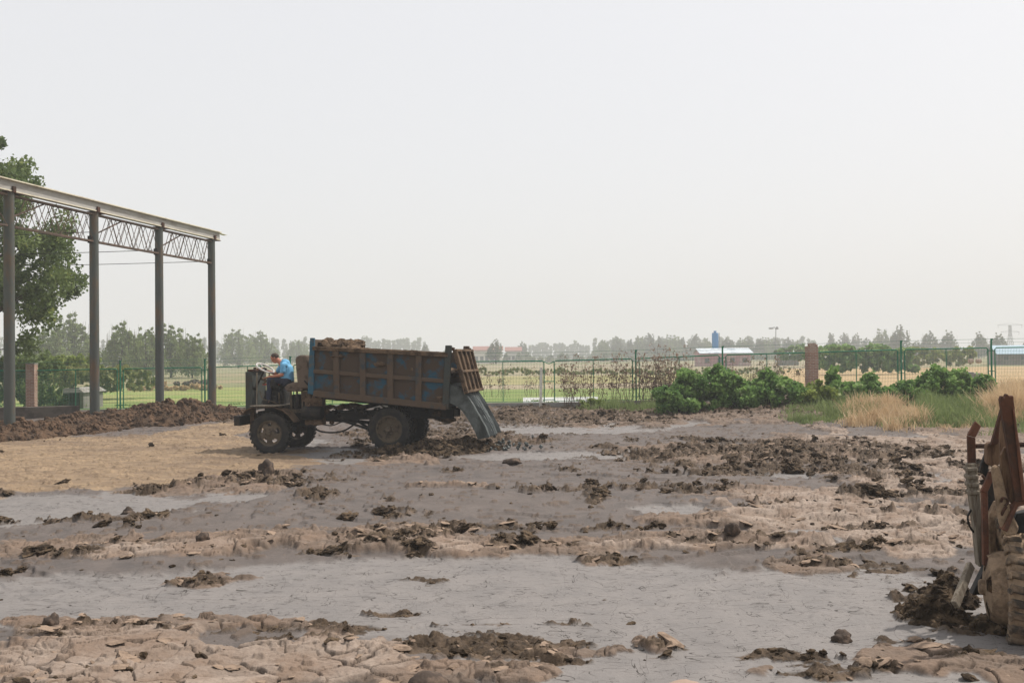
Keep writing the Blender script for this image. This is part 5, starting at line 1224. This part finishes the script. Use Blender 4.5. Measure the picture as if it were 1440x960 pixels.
# grasses: blades
def grass(name, label, patches, n, h0, h1, material, seed, wd=.012, lean=.6, cat='grass'):
    rg = np.random.default_rng(seed); P = []
    tot = sum((p[1] - p[0])*(p[3] - p[2])*p[4] for p in patches)
    for p in patches:     # tussocks: blades stand in tufts, thinner and lower towards the edge of a patch
        k = int(n*(p[1] - p[0])*(p[3] - p[2])*p[4]/tot); nt_ = max(3, k//70); ta = rg.uniform(-1, 1, nt_); tb = rg.uniform(-1, 1, nt_); th = (1 - .55*np.maximum(np.abs(ta), np.abs(tb))**3)*rg.uniform(.45, 1.15, nt_); tr_ = rg.uniform(.08, .30, nt_)
        j = rg.integers(0, nt_, k); Y = (p[2] + p[3])/2 + ta*0; Yc = (p[2] + p[3])/2 + tb[j]*(p[3] - p[2])/2; uc = (p[0] + p[1])/2 + ta[j]*(p[1] - p[0])/2
        X = (uc - 720)/F*Yc + rg.normal(0, 1, k)*tr_[j]; Y = Yc + rg.normal(0, 1, k)*tr_[j]; P.append(np.stack([X, Y, th[j]*(p[5] if len(p) > 5 else 1.)], -1))
    P = np.concatenate(P); k = len(P); dens = fbm(P[:, 0]*1.2, P[:, 1]*.9, seed, 3); keep = rg.random(k) < np.clip((dens - .30)*4, .15, 1); P = P[keep]; k = len(P)
    hgt = (h0 + (h1 - h0)*rg.random(k))*P[:, 2]*(.5 + fbm(P[:, 0]*.9, P[:, 1]*.9, seed + 3, 3)); az = rg.uniform(0, 6.28, k); ln = lean*rg.random(k)*hgt
    z0_ = rise(P[:, 0], P[:, 1]) - .03; dx, dy = np.cos(az), np.sin(az); w_ = wd*(.6 + .8*rg.random(k)); az2 = rg.uniform(0, 6.28, k); px, py = np.cos(az2)*w_, np.sin(az2)*w_
    B = np.stack([P[:, 0], P[:, 1], z0_], -1); W_ = np.stack([px, py, 0*px], -1)
    Mi = B + np.stack([dx*ln*.3, dy*ln*.3, hgt*.55], -1); Tp = B + np.stack([dx*ln, dy*ln, hgt], -1)
    V = np.stack([B - W_, B + W_, Mi + W_*.8, Mi - W_*.8, Tp + W_*.25, Tp - W_*.25], 1).reshape(-1, 3); i = np.arange(k)[:, None]*6
    Fc = np.concatenate([i + np.array([0, 1, 2, 3]), i + np.array([3, 2, 4, 5])])
    va = np.clip(.5*rg.random(k) + .5*fbm(P[:, 0]*1.5, P[:, 1]*1.5, seed + 9, 3), 0, 1)
    o = np_mesh(name, V, Fc, material, None, False, dict(var=np.repeat(va, 6))); tag(o, label, cat, kind='stuff'); return o
grass('weeds', 'fine green weeds along the foot of the fence and the bushes', [(822, 965, 38.5, 41.3, 1.0), (1115, 1240, 31.5, 38, 1.0), (1285, 1400, 29, 36.5, 2.0, 1.25), (1240, 1290, 28.8, 31, .5, .7), (900, 1130, 36.5, 38.5, .5, .6), (1395, 1460, 27, 34, .7), (1150, 1420, 37, 41, .7)], 70000, .2, .62, M['weed'], 61)
grass('dry_grass', 'tall straw coloured dry grass tussocks between the bushes and the mud', [(1188, 1262, 30.5, 35, 1.5, 1.0), (1250, 1305, 29, 32, 1.2, .8), (1385, 1480, 30, 36, 1.8, 1.4), (1300, 1400, 28.5, 31, .45, .65), (1395, 1480, 36, 41, 1, 1.1)], 48000, .25, .82, M['straw'], 62, lean=.75)
grass('field_grass', 'thin grass growing beyond the fence', [(560, 1130, 45, 50, .5, .5), (-60, 560, 46, 50, .4, .4)], 5000, .12, .35, M['weed'], 63, wd=.02)
# withered climbers and tall dead weeds on the fence
def withered(label, u0, u1, Y, n, hh, seed):
    rg = random.Random(seed); m = MB(); C = []
    for i in range(n):
        u = rg.uniform(u0, u1); p = at(u, 560, Y=Y + rg.uniform(-.35, .3)); g_ = .2; h = hh*rg.uniform(.5, 1.05); x, y_ = p.x, p.y; pts = [(x, y_, g_)]
        for k_ in range(5): x += rg.gauss(0, .07); y_ += rg.gauss(0, .05); pts.append((x, y_, g_ + h*(k_ + 1)/5))
        m.tube(pts, [.010, .009, .008, .007, .006, .004], 4)
        for k_ in range(4):
            q = Vector(pts[rg.randint(2, 5)]); e = q + Vector((rg.gauss(0, .16), rg.gauss(0, .1), rg.uniform(-.05, .22))); m.tube([q, e], [.006, .003], 3); C.append((e.x, e.y, e.z, rg.uniform(.05, .2)))
    st = m.build('dead_weeds', M['deadstem']); tag(st, label, 'dead weeds', kind='stuff')
    foliage('withered_leaves', C, 6, .06, seed, M['leaf_dead'], st)
M['deadstem'] = mat('dead_brown_stem', (.13, .09, .06), None, 3, rough=.9, bump=0)
withered('dense brown withered climbers hanging on the fence left of the largest bush', 897, 965, 41.9, 80, 2.3, 71)
withered('thin brown withered climbers on the middle fence panel right of the gap', 790, 893, 42.3, 60, 2.0, 72)
withered('sparse withered stalks beyond the fence behind the tailgate', 660, 780, 52, 26, 1.6, 73)
withered('withered stalks beyond the fence above the big bushes', 1000, 1135, 43.5, 50, 1.9, 74)

# ================================================================== buildings and far structures
def house(name, label, cat, u, v_eave, v_ridge, wpx, Y, dep, wallm, roofm, windows=(), rz=0, gable_end=False, name2=None):
    c = at(u, 500, Y=Y); W2 = wpx/F*Y/2; he = at(u, v_eave, Y=Y).z + .12; hr = at(u, v_ridge, Y=Y).z + .12
    o = empty(name, (c.x, Y, -.12), rz); tag(o, label, cat)
    m = MB(); m.box(-W2, W2, 0, dep, 0, he)
    if not gable_end: m.add([(-W2, 0, he), (-W2, dep, he), (-W2, dep/2, hr), (W2, 0, he), (W2, dep, he), (W2, dep/2, hr)], [(0, 1, 2), (3, 5, 4)])
    m.build('wall', wallm, o)
    m = MB(); t = .12; e = W2*.04 + .2
    m.hexa([(-W2 - e, -.5, he - .15), (W2 + e, -.5, he - .15), (W2 + e, dep/2, hr), (-W2 - e, dep/2, hr), (-W2 - e, -.5, he - .15 + t), (W2 + e, -.5, he - .15 + t), (W2 + e, dep/2, hr + t), (-W2 - e, dep/2, hr + t)])
    m.hexa([(-W2 - e, dep/2 + .01, hr), (W2 + e, dep/2 + .01, hr), (W2 + e, dep + .5, he - .15), (-W2 - e, dep + .5, he - .15), (-W2 - e, dep/2 + .01, hr + t), (W2 + e, dep/2 + .01, hr + t), (W2 + e, dep + .5, he - .15 + t), (-W2 - e, dep + .5, he - .15 + t)])
    m.build('roof', roofm, o)
    for x, z, w_, h_ in windows:
        m = MB(); fw = .08
        m.box(x - w_/2, x + w_/2, -.06, -.003, z, z + fw); m.box(x - w_/2, x + w_/2, -.06, -.003, z + h_ - fw, z + h_); m.box(x - w_/2, x - w_/2 + fw, -.06, -.003, z + fw, z + h_ - fw); m.box(x + w_/2 - fw, x + w_/2, -.06, -.003, z + fw, z + h_ - fw); m.box(x - .03, x + .03, -.05, -.003, z + fw, z + h_ - fw)
        wn = m.build('window', M['wallgrey'], o); m = MB(); m.box(x - w_/2 + fw, x + w_/2 - fw, -.03, -.002, z + fw, z + h_ - fw); m.build('pane', M['glass'], wn)
    return o
Yh = 330; sc_h = Yh/F
house('village_house', 'cream two storey house with red tiled roof behind the fence', 'house', 686, 492, 487, 40, Yh, 9, M['wallwhite'], M['roofred'], [(x, z, 1.1, 1.4) for z in (.9,) for x in (-3.8, -2.0, -.3, 1.5, 3.3)])
house('village_house', 'small cream house with red roof right of the dark oval tree', 'house', 722, 493, 488, 22, Yh + 30, 8, M['wallwhite'], M['roofred'], [(x, 1, 1.0, 1.3) for x in (-1.6, 0, 1.6)])
house('farm_shed', 'long pink walled shed with pale blue white roof behind the blue silo', 'shed', 1021, 496, 490, 70, 190, 7, M['wallpink'], M['roofpale'], [(x, .7, .9, .9) for x in (-3.6, -1.2, 1.2, 3.6)])
house('farm_shed', 'small shed with slanting pale roof left of the ragged pillar', 'shed', 1112, 499, 494, 22, 190, 4, M['wallgrey'], M['roofpale'])
house('barn', 'grey barn with pale blue roof at the right edge', 'barn', 1428, 497, 486, 46, 170, 7, M['wallgrey'], M['roofblue'], [(-1.5, .8, .8, .8), (1.2, .8, .8, .8)], R(-12))
hut = empty('brick_hut', (at(95, 560, Y=50).x, 50, -.1)); tag(hut, 'small grey hut with flat slab roof behind the left fence', 'hut')
m = MB(); p0, p1 = at(64, 552, Y=50), at(88, 552, Y=50); iv = Matrix.Translation(-hut.location)
a, b = at(88, 552, Y=49.6), at(117, 552, Y=49.6); h1 = a.z
m.box(a.x, b.x, 49.6, 52, -.1, h1); m.build('wall', M['wallgrey'], hut, inv=iv)
m = MB(); m.hexa([(a.x - .1, 49.4, h1), (b.x + .12, 49.4, h1), (b.x + .12, 52.2, h1), (a.x - .1, 52.2, h1), (a.x + .1, 49.5, h1 + .22), (b.x - .2, 49.5, h1 + .22), (b.x - .2, 52.1, h1 + .22), (a.x + .1, 52.1, h1 + .22)]); m.build('roof', M['concrete'], hut, inv=iv)
m = MB(); m.box(p0.x, a.x - .01, 50.4, 51.6, -.1, p0.z - .25); m.build('side_wall', M['stone'], hut, inv=iv)
m = MB(); m.box(p0.x - .1, a.x - .12, 50.2, 51.8, p0.z - .25 + .002, p0.z - .15); m.build('slab', M['wallwhite'], hut, inv=iv)
m = MB(); d0 = a.x + .35; m.box(d0, d0 + .5, 49.55, 49.598, -.05, 1.0); m.build('door', M['black'], hut, inv=iv)
# silo
c = at(1006, 500, Y=200); s_ = 200/F; o = empty('silo', (c.x, 200, -.12)); tag(o, 'blue cylindrical silo standing above the long pink walled shed', 'silo')
h = at(1006, 468, Y=200).z + .12; r = 4.6*s_
m = MB(); m.lathe([(.001, 2.2), (r*.3, 2.2), (r, 3.2), (r, h - .4), (r*.9, h), (.001, h + .1)], (0, 0, 0), 'Z', 24, close=False); m.build('tank', M['silo'], o, True)
m = MB(); m.lathe([(.001, h), (r*.38, h), (r*.38, h + .25), (r*.5, h + .27), (r*.5, h + .4), (.001, h + .45)], (0, 0, 0), 'Z', 14, close=False); m.build('vent_cap', M['silo'], o, True)
for k in range(4): a = math.pi/4 + k*math.pi/2; m = MB(); m.tube([(r*.85*math.cos(a), r*.85*math.sin(a), 0), (r*.85*math.cos(a), r*.85*math.sin(a), 3.4)], .09, 6); m.build('leg', M['silo'], o)
m = MB(); m.tube([(r + .15, -.2, 0), (r + .15, -.2, h)], .05, 5); m.tube([(r + .15, .2, 0), (r + .15, .2, h)], .05, 5); m.build('ladder', M['steel'], o)
# tall thin mast with drooping head
c = at(1091, 500, Y=230); o = empty('lamp_mast', (c.x, 230, -.12)); tag(o, 'tall thin mast with a drooping lamp head rising above the poplars', 'mast'); h = at(1091, 463, Y=230).z + .12
m = MB(); m.tube([(0, 0, 0), (0, 0, h*.6), (.1, 0, h)], [.14, .11, .08], 8); m.build('pole', M['steel'], o, True)
m = MB(); m.tube([(.1, 0, h), (-.2, 0, h + .5), (-.9, 0, h + .35)], .1, 6); m.blob((-1.0, 0, h + .25), .45, 10, .05, 1, (1.4, .6, .5)); m.blob((.4, 0, h + .3), .35, 8, .2, 1, (1, .6, .9)); m.build('lamp_head', M['steel'], o)
# lattice pylon in the haze
Yp = 480; c = at(1421, 500, Y=Yp); o = empty('power_pylon', (c.x, Yp, -.12)); tag(o, 'faint lattice power pylon in the haze above the barn', 'pylon'); h = at(1421, 457, Y=Yp).z + .12
m = MB(); bw, tw_ = 3.2, .9; lv = [0, .22, .42, .6, .76, .9, 1.0]
def cor(t, i): w_ = (bw + (tw_ - bw)*min(1, t/.76)); return Vector(((-1, 1, 1, -1)[i]*w_/2, (-1, -1, 1, 1)[i]*w_/2, h*t))
for t0, t1 in zip(lv, lv[1:]):
    for i in range(4): j = (i + 1) % 4; m.beam(cor(t0, i), cor(t1, i), .16, .16); m.beam(cor(t0, i), cor(t1, j), .09, .09); m.beam(cor(t0, j), cor(t1, i), .09, .09); m.beam(cor(t1, i), cor(t1, j), .09, .09)
m.build('tower', M['steel'], o)
for t, L in ((.76, 4.5), (.99, 6.0)):
    m = MB()
    for sgn in (-1, 1): m.beam((0, 0, h*t), (sgn*L, 0, h*t + .2), .14, .14); m.beam((0, 0, h*t + 1.0), (sgn*L, 0, h*t + .3), .1, .1); m.tube([(sgn*L*.95, 0, h*t + .1), (sgn*L*.95, 0, h*t - 1.2)], .08, 5)
    m.build('cross_arm', M['steel'], o)
# small things beyond the fence
p = at(1364, 534, Y=62); m = MB(); m.box(-.65, .65, -.4, .4, 0, .42); m.box(-.60, .1, -.38, .38, .421, .50); o = m.build('concrete_block', M['concrete'], None, bevel=.03); o.location = (p.x, 62, max(-.1, p.z)); tag(o, 'grey concrete block beyond the fence behind the big dark leafy bush', 'block')
p = at(281, 546, Y=80); m = MB(); rg = random.Random(2)
for k in range(14): m.blob((rg.gauss(0, .5), rg.gauss(0, .3), .25 + rg.random()*.35), rg.uniform(.18, .34), 8, .3, k, (1.4, 1, .8))
o = m.build('refuse_heap', M['stone'], None, True); o.location = (p.x, 80, -.1); tag(o, 'small dark refuse heap on the lawn left of the fourth shed column', 'heap')
for u, lb in ((1365, 'left of two small pale hay bales in front of the far orchard'), (1376, 'right of two small pale hay bales in front of the far orchard')):
    p = at(u, 505, Y=125); m = MB(); m.lathe([(.001, -.3), (.22, -.3), (.28, -.25), (.28, .25), (.22, .3), (.001, .3)], (0, 0, .28), 'X', 16, close=False); o = m.build('hay_bale', M['palestone'], None, True); o.location = (p.x, 125, p.z - .5 if p.z > .4 else .0); tag(o, lb, 'bale')
